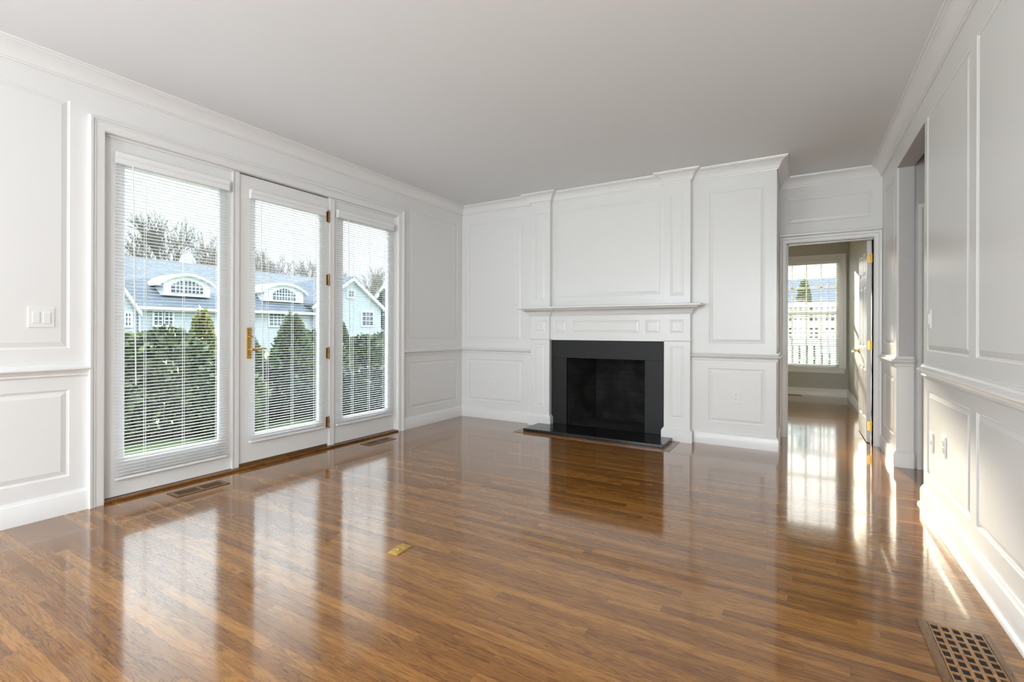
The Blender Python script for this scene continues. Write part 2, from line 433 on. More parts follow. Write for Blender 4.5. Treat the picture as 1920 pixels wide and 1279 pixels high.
# ------------------------------------------------------------------ fireplace wall
back_panels = [(-3.722, -2.912, *UZ), (-3.722, -2.905, *LZ), (-2.447, -1.248, 1.506, 2.516), (-0.766, -0.271, *UZ), (-0.770, -0.266, *LZ)]
FB = (-2.503, -1.196, 0.0, 1.013)
mb = cells(MB(), fB, XL, XBR, 0, CEIL, [FB], back_panels, 0.12)
wb = struct(mb.build('wall_back', M['white']))
for p_ in back_panels: raised_panel(fB, *p_, wb)
# side of the chimney breast
mb = MB().box(XBR - 0.12, XBR, YB + 0.12, 5.88, 0, CEIL)
struct(mb.build('wall_breast', M['white']))

# ------------------------------------------------------------------ doorway wall
DO = (-0.107, 0.634, -0.1, 2.047)
dpan = [(-0.093, 0.622, 2.257, 2.521)]
mb = cells(MB(), fD, -5.1, XR, 0, CEIL, [DO], dpan, 0.12)
wd = struct(mb.build('wall_doorway', M['white']))
for p_ in dpan: raised_panel(fD, *p_, wd)

# ------------------------------------------------------------------ right wall, with the opening to the hall
OP = (4.045, 5.072, -0.1, 2.48)
right_panels = [(3.088, 3.972, 0.997, 2.478), (3.068, 3.948, 0.228, 0.752)]
for a in (2.985, 1.975, 0.965, -0.045, -1.055):
    right_panels += [(a - 0.90 if a > 0 else a - 0.72, a, 0.997, 2.478), (a - 0.90 if a > 0 else a - 0.72, a - 0.008, 0.228, 0.752)]
right_panels += [(5.170, 5.712, 1.012, 2.45), (5.195, 5.665, 0.24, 0.735)]
mb = cells(MB(), fR, YREAR, YD, 0, CEIL, [OP], right_panels, 0.115)
wr = struct(mb.build('wall_right', M['white']))
for p_ in right_panels: raised_panel(fR, *p_, wr)
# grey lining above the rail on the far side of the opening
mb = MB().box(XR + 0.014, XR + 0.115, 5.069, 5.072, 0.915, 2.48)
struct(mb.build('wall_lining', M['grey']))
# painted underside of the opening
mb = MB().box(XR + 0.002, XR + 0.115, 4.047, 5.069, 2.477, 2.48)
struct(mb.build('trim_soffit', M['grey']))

# rear wall behind the camera, with two openings added for the fill lamps
mb = MB()
fRear = lambda u, v, n: (u, YREAR + n, v)
cells(mb, fRear, XL - 0.1, XR + 0.12, 0, CEIL, [(-3.50, -2.00, 0.70, 2.40), (-1.20, 0.30, 0.70, 2.40)], [], 0.12)
struct(mb.build('wall_rear', M['white']))

# hall beyond the opening
mb = MB().box(XR + 0.115, 2.4, 5.09, 5.2, 0, CEIL); struct(mb.build('wall_hall_back', M['grey']))
mb = MB().box(2.3, 2.4, 2.2, 5.09, 0, CEIL); struct(mb.build('wall_hall_side', M['grey']))
mb = MB().box(XR + 0.115, 2.3, 2.1, 2.2, 0, CEIL); struct(mb.build('wall_hall_front', M['grey']))

# adjoining room
FW = (-0.58, 0.60, 0.50, 2.36)
fF = lambda u, v, n: (u, YF - n, v)
mb = cells(MB(), fF, -5.1, XFR + 0.1, 0, CEIL, [FW, (-3.4, -2.2, 0.5, 2.36)], [], 0.14)
struct(mb.build('wall_study_back', M['sage']))
mb = MB().box(XFR, XFR + 0.1, YD + 0.12, YF, 0, CEIL); struct(mb.build('wall_study_right', M['sage']))
mb = MB().box(-5.1, -5.0, YD + 0.12, YF, 0, CEIL); struct(mb.build('wall_study_left', M['sage']))
mb = MB().box(-5.0, DO[0] - 0.06, YD + 0.12, YD + 0.125, 0, CEIL); struct(mb.build('wall_study_front', M['sage']))

# ------------------------------------------------------------------ crown, rails, bases (mitred round every corner)
CROWN = [(0, 0), (0, -0.102), (0.010, -0.102), (0.012, -0.094), (0.019, -0.092), (0.022, -0.084), (0.027, -0.068), (0.040, -0.044), (0.058, -0.027), (0.074, -0.018), (0.078, -0.017), (0.080, -0.011), (0.092, -0.010), (0.094, 0.0)]
path = [(XL, YREAR), (XL, YB), (-2.75, YB), (-2.75, YP), (-2.497, YP), (-2.497, YB), (-1.19, YB), (-1.19, YP), (-0.932, YP), (-0.932, YB), (XBR, YB), (XBR, YD), (XR, YD), (XR, YREAR)]
P3 = [(x, y, CEIL) for x, y in path]
for nm, a, b_ in (('trim_crown_left', 0, 1), ('trim_crown_back', 1, 10), ('trim_crown_doorway', 10, 12), ('trim_crown_right', 12, 13)):
    struct(MB().sweep(CROWN, P3, (0, 0, 1), -1, a, b_).build(nm, M['trim'], smooth=35))

RAIL = [(0, -0.040), (0.010, -0.040), (0.013, -0.037), (0.013, -0.031), (0.010, -0.028), (0.014, -0.022), (0.020, -0.012), (0.029, -0.006), (0.036, -0.003), (0.039, 0.003), (0.037, 0.009), (0.026, 0.014), (0.018, 0.019), (0.015, 0.028), (0.010, 0.032), (0.009, 0.041), (0, 0.042)]
ZR = 0.874
BASE = [(0, 0), (0.019, 0), (0.019, 0.103), (0.016, 0.108), (0.016, 0.112), (0.009, 0.120), (0.006, 0.130), (0, 0.131)]
SHOE = [(0, 0), (0.034, 0), (0.0335, 0.006), (0.031, 0.013), (0.026, 0.018), (0.019, 0.020), (0.019, 0.103), (0.016, 0.108), (0.016, 0.112), (0.009, 0.120), (0.006, 0.130), (0, 0.131)]
def run(name, prof, pts, z, sgn=-1):
    struct(MB().sweep(prof, [(x, y, z) for x, y in pts], (0, 0, 1), sgn).build(name, M['trim'], smooth=35))
run('trim_rail_left', RAIL, [(XL, YREAR), (XL, 1.233)], ZR)
run('trim_rail_left_far', RAIL, [(XL, 4.012), (XL, YB), (-2.752, YB)], ZR)
run('trim_rail_back', RAIL, [(-0.930, YB), (XBR, YB), (XBR, YD - 0.02)], ZR)
run('trim_rail_right', RAIL, [(XR, 4.046), (XR, YREAR)], ZR)
run('trim_rail_pier', RAIL, [(XR, YD - 0.02), (XR, 5.071), (XR + 0.115, 5.071)], ZR)
run('baseboard_left', BASE, [(XL, YREAR), (XL, 1.233)], 0)
run('baseboard_left_far', BASE, [(XL, 4.012), (XL, YB), (-2.78, YB)], 0)
run('baseboard_back', BASE, [(-0.905, YB), (XBR, YB), (XBR, YD - 0.02)], 0)
run('baseboard_right', SHOE, [(XR, 4.046), (XR, YREAR)], 0)
run('baseboard_pier', BASE, [(XR, YD - 0.02), (XR, 5.071), (XR + 0.115, 5.071)], 0)
run('baseboard_study_back', BASE, [(-4.99, YF), (XFR, YF), (XFR, YD + 0.14)], 0)

# upper pilasters above the mantel
def pilaster(x0, x1, pan):
    mb = cells(MB(), fP, x0, x1, 1.392, CEIL - 0.002, [], [pan], YB - YP)
    o = struct(mb.build('trim_pilaster', M['trim']))
    raised_panel(fP, *pan, o, 0.8)
pilaster(-2.75, -2.497, (-2.698, -2.556, 1.482, 2.514))
pilaster(-1.19, -0.932, (-1.129, -0.997, 1.482, 2.514))

# ------------------------------------------------------------------ casings
CAS = [(0, 0), (0, 0.014), (0.004, 0.018), (0.012, 0.020), (0.048, 0.021), (0.050, 0.0255), (0.055, 0.0255), (0.057, 0.022), (0.061, 0.023), (0.064, 0.031), (0.078, 0.034), (0.081, 0.032), (0.081, 0)]
u0, u1, _, v1 = OPEN
struct(MB().sweep(CAS, [(XL, u0, 0), (XL, u0, v1), (XL, u1, v1), (XL, u1, 0)], (1, 0, 0), 1).build('trim_casing_french', M['trim'], smooth=25))
CASD = [(0, 0), (0, 0.012), (0.004, 0.016), (0.030, 0.018), (0.033, 0.024), (0.040, 0.021), (0.052, 0.025), (0.057, 0.025), (0.057, 0)]
struct(MB().sweep(CASD, [(DO[0] - 0.006, YD, 0), (DO[0] - 0.006, YD, DO[3] + 0.006), (DO[1] + 0.006, YD, DO[3] + 0.006), (DO[1] + 0.006, YD, 0)], (0, -1, 0), 1).build('trim_casing_door', M['trim'], smooth=25))
CAP = [(0, 0), (0.020, 0), (0.022, 0.004), (0.030, 0.010), (0.031, 0.022), (0.026, 0.026), (0.006, 0.030), (0, 0.030)]
struct(MB().sweep(CAP, [(XBR + 0.001, YD, 2.117), (XR - 0.001, YD, 2.117)], (0, 0, 1), -1).build('trim_cap_door', M['trim'], smooth=30))
# jambs of the doorway
mb = MB()
mb.box(DO[0] - 0.012, DO[0], YD - 0.001, YD + 0.121, 0, DO[3]); mb.box(DO[1], DO[1] + 0.012, YD - 0.001, YD + 0.121, 0, DO[3]); mb.box(DO[0] - 0.012, DO[1] + 0.012, YD - 0.001, YD + 0.121, DO[3], DO[3] + 0.012)
mb.box(DO[0], DO[0] + 0.012, YD + 0.03, YD + 0.07, 0, DO[3]); mb.box(DO[0], DO[1], YD + 0.03, YD + 0.07, DO[3] - 0.012, DO[3])
struct(mb.build('trim_jamb_door', M['trim']))
# casing of a door in the hall
CASH = [(0, 0), (0, 0.014), (0.010, 0.018), (0.016, 0.013), (0.040, 0.020), (0.050, 0.015), (0.062, 0.026), (0.075, 0.030), (0.09, 0.030), (0.09, 0)]
struct(MB().sweep(CASH, [(0.925, 5.09, 0), (0.925, 5.09, 2.07), (1.7, 5.09, 2.07), (1.7, 5.09, 0)], (0, -1, 0), 1).build('trim_casing_hall', M['trim'], smooth=25))
struct(MB().box(0.925, 1.7, 5.082, 5.089, 0, 2.07).build('door_3', M['trim']))

# ------------------------------------------------------------------ french doors: fixed light, door, fixed light
XD = -3.848
KS = XD / -3.868; KB = (XD + 0.026) / -3.842           # room-side face of frames and door
ZS = 0.02
def yy(y): return y
mb = MB()
# stepped stops round each light
def stop(y0, y1):
    mb.box(XD, XD + 0.014, y0, y0 + 0.012, ZS, OPEN[3]); mb.box(XD, XD + 0.014, y1 - 0.012, y1, ZS, OPEN[3]); mb.box(XD, XD + 0.014, y0 + 0.012, y1 - 0.012, OPEN[3] - 0.014, OPEN[3])
M1 = (2.153 * KS, 2.2065 * KS); M2 = (3.060 * KS, 3.1165 * KS)
stop(OPEN[0], M1[0] + 0.006); stop(M2[1] - 0.006, OPEN[1])
for a, b_ in (M1, M2):
    mb.box(XD - 0.09, XD + 0.004, a, b_, ZS, OPEN[3]); mb.box(XD + 0.004, XD + 0.012, a + 0.012, b_ - 0.004, ZS, OPEN[3] - 0.002)
struct(mb.build('trim_frame_french', M['trim']))
def light_unit(name, y0, y1, g, zb, zt, is_door):
    mb = MB()
    fX = lambda u, v, n: (XD + n, u, v)
    cells(mb, fX, y0, y1, zb, zt, [(g[0], g[1], g[2], g[3])], [], 0.045)
    o = struct(mb.build(name, M['trim']))
    bd = MB()
    gb = [(0, 0), (0.010, 0), (0.008, -0.004), (0.003, -0.010), (0, -0.012)]
    bd.sweep([(0.0, 0.0005), (-0.006, 0.0005), (-0.014, -0.010), (-0.016, -0.018), (0.0, -0.018)], [(XD, g[0], g[2]), (XD, g[0], g[3]), (XD, g[1], g[3]), (XD, g[1], g[2])], (1, 0, 0), 1, closed=True)
    part(bd, 'glazing_bead', M['trim'], o)
    gl = MB().box(XD - 0.026, XD - 0.022, g[0], g[1], g[2], g[3]); part(gl, 'glass', M['glass'], o)
    return o
GZ = (0.252 + 0.004, 2.215 - 0.005)
win1 = light_unit('window_1', OPEN[0] + 0.001, M1[0], (1.432 * KS, 2.062 * KS, *GZ), ZS + 0.002, OPEN[3] - 0.001, False)
door1 = light_unit('door_1', M1[1] + 0.003, M2[0] - 0.003, (2.333 * KS, 2.968 * KS, *GZ), 0.042, OPEN[3] - 0.008, True)
win2 = light_unit('window_2', M2[1], OPEN[1] - 0.001, (3.228 * KS, 3.848 * KS, *GZ), ZS + 0.002, OPEN[3] - 0.001, False)
mb = MB().box(XD - 0.04, XD - 0.006, M1[1] + 0.003, M2[0] - 0.003, OPEN[3] - 0.008, OPEN[3] - 0.0005)
part(mb, 'weather_strip', M['dark'], door1)
part(MB().box(XD - 0.04, XD - 0.006, M1[1] + 0.003, M2[0] - 0.003, 0.0195, 0.042), 'gap_light_stop', M['bronze'], door1)  # strip added to stop outside light glowing in the gap under the door
# hinges
for z in (2.195, 1.595, 0.90, 0.245):
    mb = MB(); c = (XD + 0.012, M2[0] - 0.002, 0)
    mb.lathe((c[0], c[1], z - 0.058), (0, 0, 1), [(0, 0.002), (0.004, 0.006), (0.006, 0.0085), (0.05, 0.0085), (0.052, 0.0078), (0.054, 0.0085), (0.108, 0.0085), (0.110, 0.006), (0.116, 0.003)], 14)
    mb.box(XD - 0.001, XD + 0.003, M2[0] - 0.022, M2[0] + 0.006, z - 0.05, z + 0.05)
    part(mb, 'hinge', M['bronze'], door1, smooth=40)
# handle set
hy = 2.288 * KS
mb = MB().box(XD, XD + 0.008, hy - 0.020, hy + 0.020, 0.883, 1.135); hp = part(mb, 'handle_plate', M['brass'], door1, bevel=0.003)
mb = MB().lathe((XD + 0.006, hy, 0.957), (1, 0, 0), [(0, 0.013), (0.006, 0.013), (0.010, 0.009), (0.04, 0.009), (0.046, 0.011), (0.052, 0.006)], 16)
mb.tube([(XD + 0.048, hy - 0.004, 0.957), (XD + 0.050, hy + 0.03, 0.955), (XD + 0.048, hy + 0.06, 0.960), (XD + 0.046, hy + 0.09, 0.966), (XD + 0.047, hy + 0.112, 0.964), (XD + 0.05, hy + 0.122, 0.960)], [0.010, 0.010, 0.008, 0.007, 0.006, 0.005], 10)
part(mb, 'lever', M['brass'], hp, smooth=50)
mb = MB().lathe((XD + 0.006, hy, 1.062), (1, 0, 0), [(0, 0.010), (0.006, 0.010), (0.014, 0.005)], 14); mb.box(XD + 0.018, XD + 0.024, hy - 0.008, hy + 0.024, 1.055, 1.067)
part(mb, 'thumb_turn', M['brass'], hp)
# oak sill
mb = MB().prism([(XD - 0.10, 0, 0.0), (-3.800, 0, 0.0), (-3.797, 0, 0.004), (-3.797, 0, 0.013), (-3.802, 0, 0.018), (XD - 0.10, 0, 0.021)], (0, OPEN[1] - OPEN[0] + 0.012, 0))
sl = mb.build('trim_sill_french', M['oak_y']); sl.location.y = OPEN[0] - 0.003; struct(sl)

# ------------------------------------------------------------------ blinds
def blind(name, label, x, y0, y1, ztop, zbot, pitch, slat_w, head_h, tilt, wand_y, cords, axis='x', headcol='blind', wand_len=0.85, grp=None, head_over=0.006, slat_t=0.0012, stack=5, smat='blind'):
    """hanging venetian blind; axis 'x' = faces the room from the left wall, 'y' = from the far wall"""
    if axis == 'x': f = lambda u, v, n: (x + n, u, v)
    else: f = lambda u, v, n: (u, x - n, v)
    root = thing(name, label, 'blind', f((y0 + y1) / 2, zbot, 0), grp)
    mb = MB()
    hw = slat_w / 2
    # moulded valance: profile extruded along the width
    prof = [(-hw, 0), (hw + 0.002, 0), (hw + 0.010, 0.006), (hw + 0.010, head_h * 0.42), (hw + 0.006, head_h * 0.46), (hw + 0.010, head_h * 0.52), (hw + 0.015, head_h * 0.62), (hw + 0.015, head_h * 0.93), (hw + 0.011, head_h), (-hw, head_h)]
    mb.add([f(u, ztop - head_h + b_, a) for u in (y0 - head_over, y1 + head_over) for a, b_ in prof],
           [tuple(range(len(prof))), tuple(range(len(prof), 2 * len(prof)))] + [(i, (i + 1) % len(prof), len(prof) + (i + 1) % len(prof), len(prof) + i) for i in range(len(prof))])
    part(mb, 'valance', M[headcol], root)
    # slats
    mb = MB(); n = 4
    zs = []
    z = ztop - head_h - pitch * 0.7
    while z > zbot + 0.02 + (0.006 if stack else 0):
        zs.append(z); z -= pitch
    for z in zs:
        pts = []
        for i in range(n + 1):
            s_ = -1 + 2 * i / n
            pts.append((s_ * hw * math.cos(tilt), s_ * hw * math.sin(tilt) + (1 - s_ * s_) * hw * 0.11))
        vs = []
        for u in (y0, y1):
            vs += [f(u, z + b_ + slat_t / 2, a) for a, b_ in pts] + [f(u, z + b_ - slat_t / 2, a) for a, b_ in reversed(pts)]
        k = 2 * (n + 1)
        mb.add(vs, [tuple(range(k)), tuple(range(k, 2 * k))] + [(i, (i + 1) % k, k + (i + 1) % k, k + i) for i in range(k)])
    part(mb, 'slats', M[smat], root)
    mb = MB().boxf(f, y0 - 0.003, y1 + 0.003, zbot, zbot + 0.016, -hw * 0.9, hw * 0.9); part(mb, 'bottom_rail', M['blind'], root, bevel=0.003)
    for c in cords:
        mb = MB(); cw = 0.0011 if axis == 'x' else 0.0018
        for n_ in (-hw - 0.001, hw + 0.001): mb.boxf(f, c - cw, c + cw, zbot + 0.01, ztop - head_h + 0.01, n_ - 0.001, n_ + 0.001)
        mb.boxf(f, c + 0.006, c + 0.006 + cw * 1.5, zbot + 0.01, ztop - head_h + 0.01, -0.001, 0.001)
        part(mb, 'ladder_cord', M['cord'], root)
    if wand_y is not None:
        p0 = f(wand_y, ztop - head_h + 0.01, hw + 0.006); p1 = f(wand_y + 0.018, ztop - head_h - wand_len, hw + 0.012)
        mb = MB().tube([p0, p1], 0.004, 6); part(mb, 'tilt_wand', M['cord'], root)
    return root
XBL = XD + 0.026
G = 'mini blinds on the french doors'
blind('window_blind', 'white mini blind on the fixed glass nearest the double light switch, longest of three', XBL, 1.384 * KB, 2.098 * KB, 2.275, 0.131, 0.0222, 0.025, 0.078, 0.02, 1.462, (1.54, 1.78, 2.01), grp=G, wand_len=1.45)
blind('window_blind', 'white mini blind on the middle french door, behind its brass lever handle', XBL, 2.283 * KB, 2.992 * KB, 2.257, 0.200, 0.0222, 0.025, 0.074, 0.02, 2.350, (2.42, 2.65, 2.88), grp=G, wand_len=1.48)
blind('window_blind', 'white mini blind on the fixed glass nearest the fireplace corner', XBL, 3.145 * KB, 3.878 * KB, 2.278, 0.194, 0.0222, 0.025, 0.074, 0.02, 3.246, (3.315, 3.53, 3.74), grp=G, wand_len=1.48)

# ------------------------------------------------------------------ mantel
mantel = thing('fireplace_mantel', 'white painted mantel with panelled legs and frieze around the black fireplace', 'mantel', (-1.84, 5.08, 0))
MX = (-2.75, -2.500, -1.188, -0.932)
YFZ = 5.088
shelf = MB().prism([(0, 4.893, 1.372), (0, 4.889, 1.376), (0, 4.889, 1.389), (0, 4.894, 1.394), (0, YB - 0.001, 1.394), (0, YB - 0.001, 1.372)], (2.045, 0, 0))
so = part(shelf, 'shelf', M['trim'], mantel, bevel=0.002); so.location.x += -2.850
BED = [(0, 0), (0.008, 0), (0.010, 0.005), (0.015, 0.006), (0.017, 0.012), (0.022, 0.014), (0.026, 0.026), (0.036, 0.042), (0.052, 0.056), (0.070, 0.064), (0.084, 0.067), (0.086, 0.080), (0, 0.080)]
bp = [(MX[0], YB - 0.001), (MX[0], YP), (MX[1], YP), (MX[1], YFZ), (MX[2], YFZ), (MX[2], YP), (MX[3], YP), (MX[3], YB - 0.001)]
part(MB().sweep(BED, [(x, y, 1.292) for x, y in bp], (0, 0, 1), -1), 'bed_moulding', M['trim'], mantel, smooth=35)
fFz = lambda u, v, n: (u, YFZ - n, v)
sq_l = (-2.448, -2.300, 1.103, 1.236); rec = (-2.230, -1.455, 1.100, 1.236); sq_r = (-1.388, -1.238, 1.097, 1.236)
mb = cells(MB(), fFz, MX[1], MX[2], 1.013, 1.372, [], [sq_l, rec, sq_r], YB - YFZ - 0.001)
fz = part(mb, 'frieze', M['trim'], mantel)
for p_ in (sq_l, rec, sq_r): raised_panel(fFz, *p_, fz, 0.75, 'frieze_panel', M['trim'])
for x0, x1, sq, lg in ((MX[0], MX[1], (-2.706, -2.552, 1.104, 1.236), (-2.699, -2.564, 0.235, 0.963)), (MX[2], MX[3], (-1.131, -0.995, 1.096, 1.236), (-1.130, -0.994, 0.232, 0.963))):
    mb = cells(MB(), fP, x0, x1, 0.0, 1.372, [], [sq, lg], YB - YP - 0.001)
    lo = part(mb, 'leg', M['trim'], mantel)
    raised_panel(fP, *sq, lo, 0.75, 'leg_panel', M['trim']); raised_panel(fP, *lg, lo, 0.75, 'leg_panel', M['trim'])
    ast = [(0, 0), (0.006, 0.002), (0.009, 0.007), (0.006, 0.012), (0, 0.014)]
    part(MB().sweep(ast, [(x0, YB - 0.002, 1.013), (x0, YP, 1.013), (x1, YP, 1.013), (x1, YB - 0.002, 1.013)], (0, 0, 1), -1), 'neck_moulding', M['trim'], lo)
    part(MB().sweep([(0, 0.0), (0.023, 0), (0.023, 0.103), (0.020, 0.108), (0.020, 0.113), (0.011, 0.121), (0.007, 0.132), (0, 0.133)], [(x0, YB - 0.002, 0), (x0, YP, 0), (x1, YP, 0), (x1, YB - 0.002, 0)], (0, 0, 1), -1), 'plinth', M['trim'], lo)

# black surround, hearth, firebox
FO = (-2.306, -1.401, 0.0, 0.808)
sur = thing('fireplace_surround', 'black speckled stone surround framing the firebox under the white mantel', 'fireplace surround', (-1.85, 5.13, 0))
mb = MB().boxf(fB, FB[0], FO[0], 0.036, FO[3], -0.03, 0.008); part(mb, 'side_slab', M['granite'], sur, bevel=0.0015)
mb = MB().boxf(fB, FO[1], FB[1], 0.036, FO[3], -0.03, 0.008); part(mb, 'side_slab', M['granite'], sur, bevel=0.0015)
mb = MB().boxf(fB, FB[0], FB[1], FO[3], FB[3], -0.03, 0.008); part(mb, 'top_slab', M['granite'], sur, bevel=0.0015)
mb = MB().prism([(-2.628, 4.668, 0.004), (-1.100, 4.668, 0.004), (-1.100, 5.036, 0.004), (-1.213, 5.036, 0.004), (-1.213, 5.155, 0.004), (-2.476, 5.155, 0.004), (-2.476, 5.036, 0.004), (-2.628, 5.036, 0.004)], (0, 0, 0.031))
tag(mb.build('hearth_slab', M['hearth'], bevel=0.003, origin=(-1.86, 4.85, 0.004)), 'flat polished black stone hearth slab on the floor before the fireplace', 'hearth')
mb = MB()
mb.hexa([(-2.705, 4.585, 0), (-1.026, 4.585, 0), (-1.100, 4.668, 0), (-2.628, 4.668, 0)], [(-2.705, 4.585, 0.004), (-1.026, 4.585, 0.004), (-1.100, 4.668, 0.004), (-2.628, 4.668, 0.004)])
mb.hexa([(-1.026, 4.585, 0), (-1.026, 5.036, 0), (-1.100, 5.036, 0), (-1.100, 4.668, 0)], [(-1.026, 4.585, 0.004), (-1.026, 5.036, 0.004), (-1.100, 5.036, 0.004), (-1.100, 4.668, 0.004)])
mb.hexa([(-2.705, 4.585, 0), (-2.628, 4.668, 0), (-2.628, 5.036, 0), (-2.705, 5.036, 0)], [(-2.705, 4.585, 0.004), (-2.628, 4.668, 0.004), (-2.628, 5.036, 0.004), (-2.705, 5.036, 0.004)])
mb.box(-2.628, -1.100, 4.668, 5.036, 0, 0.0035)
struct(mb.build('trim_hearth_border', M['oak_x']))
box_ = thing('firebox', 'sooty dark brick firebox inside the black surround', 'firebox', (-1.85, 5.4, 0))
a0, a1, c0, c1, yb_, y0_ = FO[0] + 0.002, FO[1] - 0.002, -2.165, -1.56, 5.70, 5.155
def wallprism(p, q, z0, z1, t_, nx, ny):
    return MB().hexa([(p[0], p[1], z0), (q[0], q[1], z0), (q[0] + nx * t_, q[1] + ny * t_, z0), (p[0] + nx * t_, p[1] + ny * t_, z0)],
                     [(p[0], p[1], z1), (q[0], q[1], z1), (q[0] + nx * t_, q[1] + ny * t_, z1), (p[0] + nx * t_, p[1] + ny * t_, z1)])
part(wallprism((a0, y0_), (c0, yb_), 0.0, 1.0, 0.1, -1, 0), 'side_wall', M['firebrick'], box_)
part(wallprism((a1, y0_), (c1, yb_), 0.0, 1.0, 0.1, 1, 0), 'side_wall', M['firebrick'], box_)
part(MB().box(c0 - 0.1, c1 + 0.1, yb_, yb_ + 0.1, 0, 1.0), 'back_wall', M['firebrick'], box_)
part(MB().box(a0 - 0.1, a1 + 0.1, y0_, yb_ + 0.1, 0.001, 0.038), 'brick_floor', M['firebrick'], box_)
part(MB().hexa([(a0 - 0.1, y0_, 0.85), (a1 + 0.1, y0_, 0.85), (a1 + 0.1, yb_ + 0.1, 0.98), (a0 - 0.1, yb_ + 0.1, 0.98)], [(a0 - 0.1, y0_, 1.005), (a1 + 0.1, y0_, 1.005), (a1 + 0.1, yb_ + 0.1, 1.005), (a0 - 0.1, yb_ + 0.1, 1.005)]), 'throat', M['firebrick'], box_)

# ------------------------------------------------------------------ interior door leaf (open, against the right wall of the adjoining room)
DX0, DX1, DY0, DY1 = 0.592, 0.628, 6.004, 6.735
fLf = lambda u, v, n: (DX0 - n, u, v)
W2 = (DY1 - DY0)
st = 0.105; mid = 0.095
ua = (DY0 + st, DY0 + W2 / 2 - mid / 2); ub = (DY0 + W2 / 2 + mid / 2, DY1 - st)
leaf_panels = [(*u_, *z_) for u_ in (ua, ub) for z_ in ((0.235, 0.755), (0.965, 1.60), (1.705, 1.93))]
mb = cells(MB(), fLf, DY0, DY1, 0.010, 2.037, [], leaf_panels, DX1 - DX0)
d2 = struct(mb.build('door_2', M['trim']))
for p_ in leaf_panels: raised_panel(fLf, *p_, d2, 0.9, 'door_panel', M['trim'])
for z in (1.86, 0.985, 0.17):
    mb = MB().tube([(DX1 + 0.006, DY0 - 0.006, z - 0.046), (DX1 + 0.006, DY0 - 0.006, z + 0.046)], 0.006, 12)
    mb.box(DX0 + 0.006, DX1 + 0.006, DY0 - 0.003, DY0 - 0.0003, z - 0.045, z + 0.045)
    part(mb, 'hinge', M['brass'], d2)
KY, KZ = 6.672, 0.905
mb = MB().lathe((DX0, KY, KZ), (-1, 0, 0), [(0, 0.030), (0.004, 0.030), (0.008, 0.022), (0.014, 0.011), (0.030, 0.010), (0.034, 0.014), (0.036, 0.014)], 20)
ro = part(mb, 'door_rosette', M['brass'], d2, smooth=40)
mb = MB().lathe((DX0 - 0.036, KY, KZ), (-1, 0, 0), [(0, 0.012), (0.006, 0.020), (0.016, 0.027), (0.026, 0.028), (0.034, 0.022), (0.038, 0.010)], 12)
part(mb, 'door_knob', M['crystal'], ro)

# ------------------------------------------------------------------ window of the adjoining room
mb = MB()
x0, x1, z0, z1 = FW
mb.box(x0, x0 + 0.04, YF + 0.02, YF + 0.10, z0, z1); mb.box(x1 - 0.04, x1, YF + 0.02, YF + 0.10, z0, z1); mb.box(x0, x1, YF + 0.02, YF + 0.10, z1 - 0.04, z1); mb.box(x0, x1, YF + 0.02, YF + 0.10, z0, z0 + 0.05)
mb.box(x0, x1, YF + 0.025, YF + 0.085, 1.42, 1.475)
for zz in ((z0 + 0.05, 1.42), (1.475, z1 - 0.04)):
    for k in range(1, 6):
        xx = x1 - 0.04 - 0.22 * k; mb.box(xx - 0.010, xx + 0.010, YF + 0.045, YF + 0.065, *zz)
    zm = (zz[0] + zz[1]) / 2; mb.box(x0 + 0.04, x1 - 0.04, YF + 0.045, YF + 0.065, zm - 0.010, zm + 0.010)
w3 = struct(mb.build('window_3', M['trim']))
part(MB().box(x0 + 0.03, x1 - 0.03, YF + 0.053, YF + 0.057, z0 + 0.04, z1 - 0.03), 'glass', M['glass'], w3)
part(MB().box(x0 - 0.10, x1 + 0.10, YF - 0.045, YF + 0.02, z0 - 0.02, z0), 'window_stool', M['trim'], w3, bevel=0.004)
part(MB().box(x0 - 0.08, x1 + 0.08, YF - 0.018, YF - 0.0005, z0 - 0.095, z0 - 0.02), 'window_apron', M['trim'], w3)
struct(MB().sweep([(0, 0), (0, 0.014), (0.03, 0.018), (0.06, 0.020), (0.07, 0.030), (0.10, 0.032), (0.10, 0)], [(x0, YF, z0), (x0, YF, z1), (x1, YF, z1), (x1, YF, z0)], (0, -1, 0), 1).build('trim_casing_window', M['trim'], smooth=25))
blind('window_blind', 'white wide slat blind on the window seen through the far doorway', YF - 0.03, x0 + 0.006, x1 - 0.008, 2.352, 0.512, 0.040, 0.050, 0.055, -0.17, None, (-0.55, -0.20, 0.12, 0.44), axis='y', head_over=0.0, slat_t=0.003, smat='slat_wood')
# extra window added out of sight to let more daylight into that room
mb = MB()
for a in (-3.4, -2.24): mb.box(a, a + 0.04, YF + 0.02, YF + 0.10, 0.5, 2.36)
mb.box(-3.4, -2.2, YF + 0.02, YF + 0.10, 0.5, 0.55); mb.box(-3.4, -2.2, YF + 0.02, YF + 0.10, 2.32, 2.36); mb.box(-3.4, -2.2, YF + 0.025, YF + 0.085, 1.42, 1.475)
struct(mb.build('window_added', M['trim']))

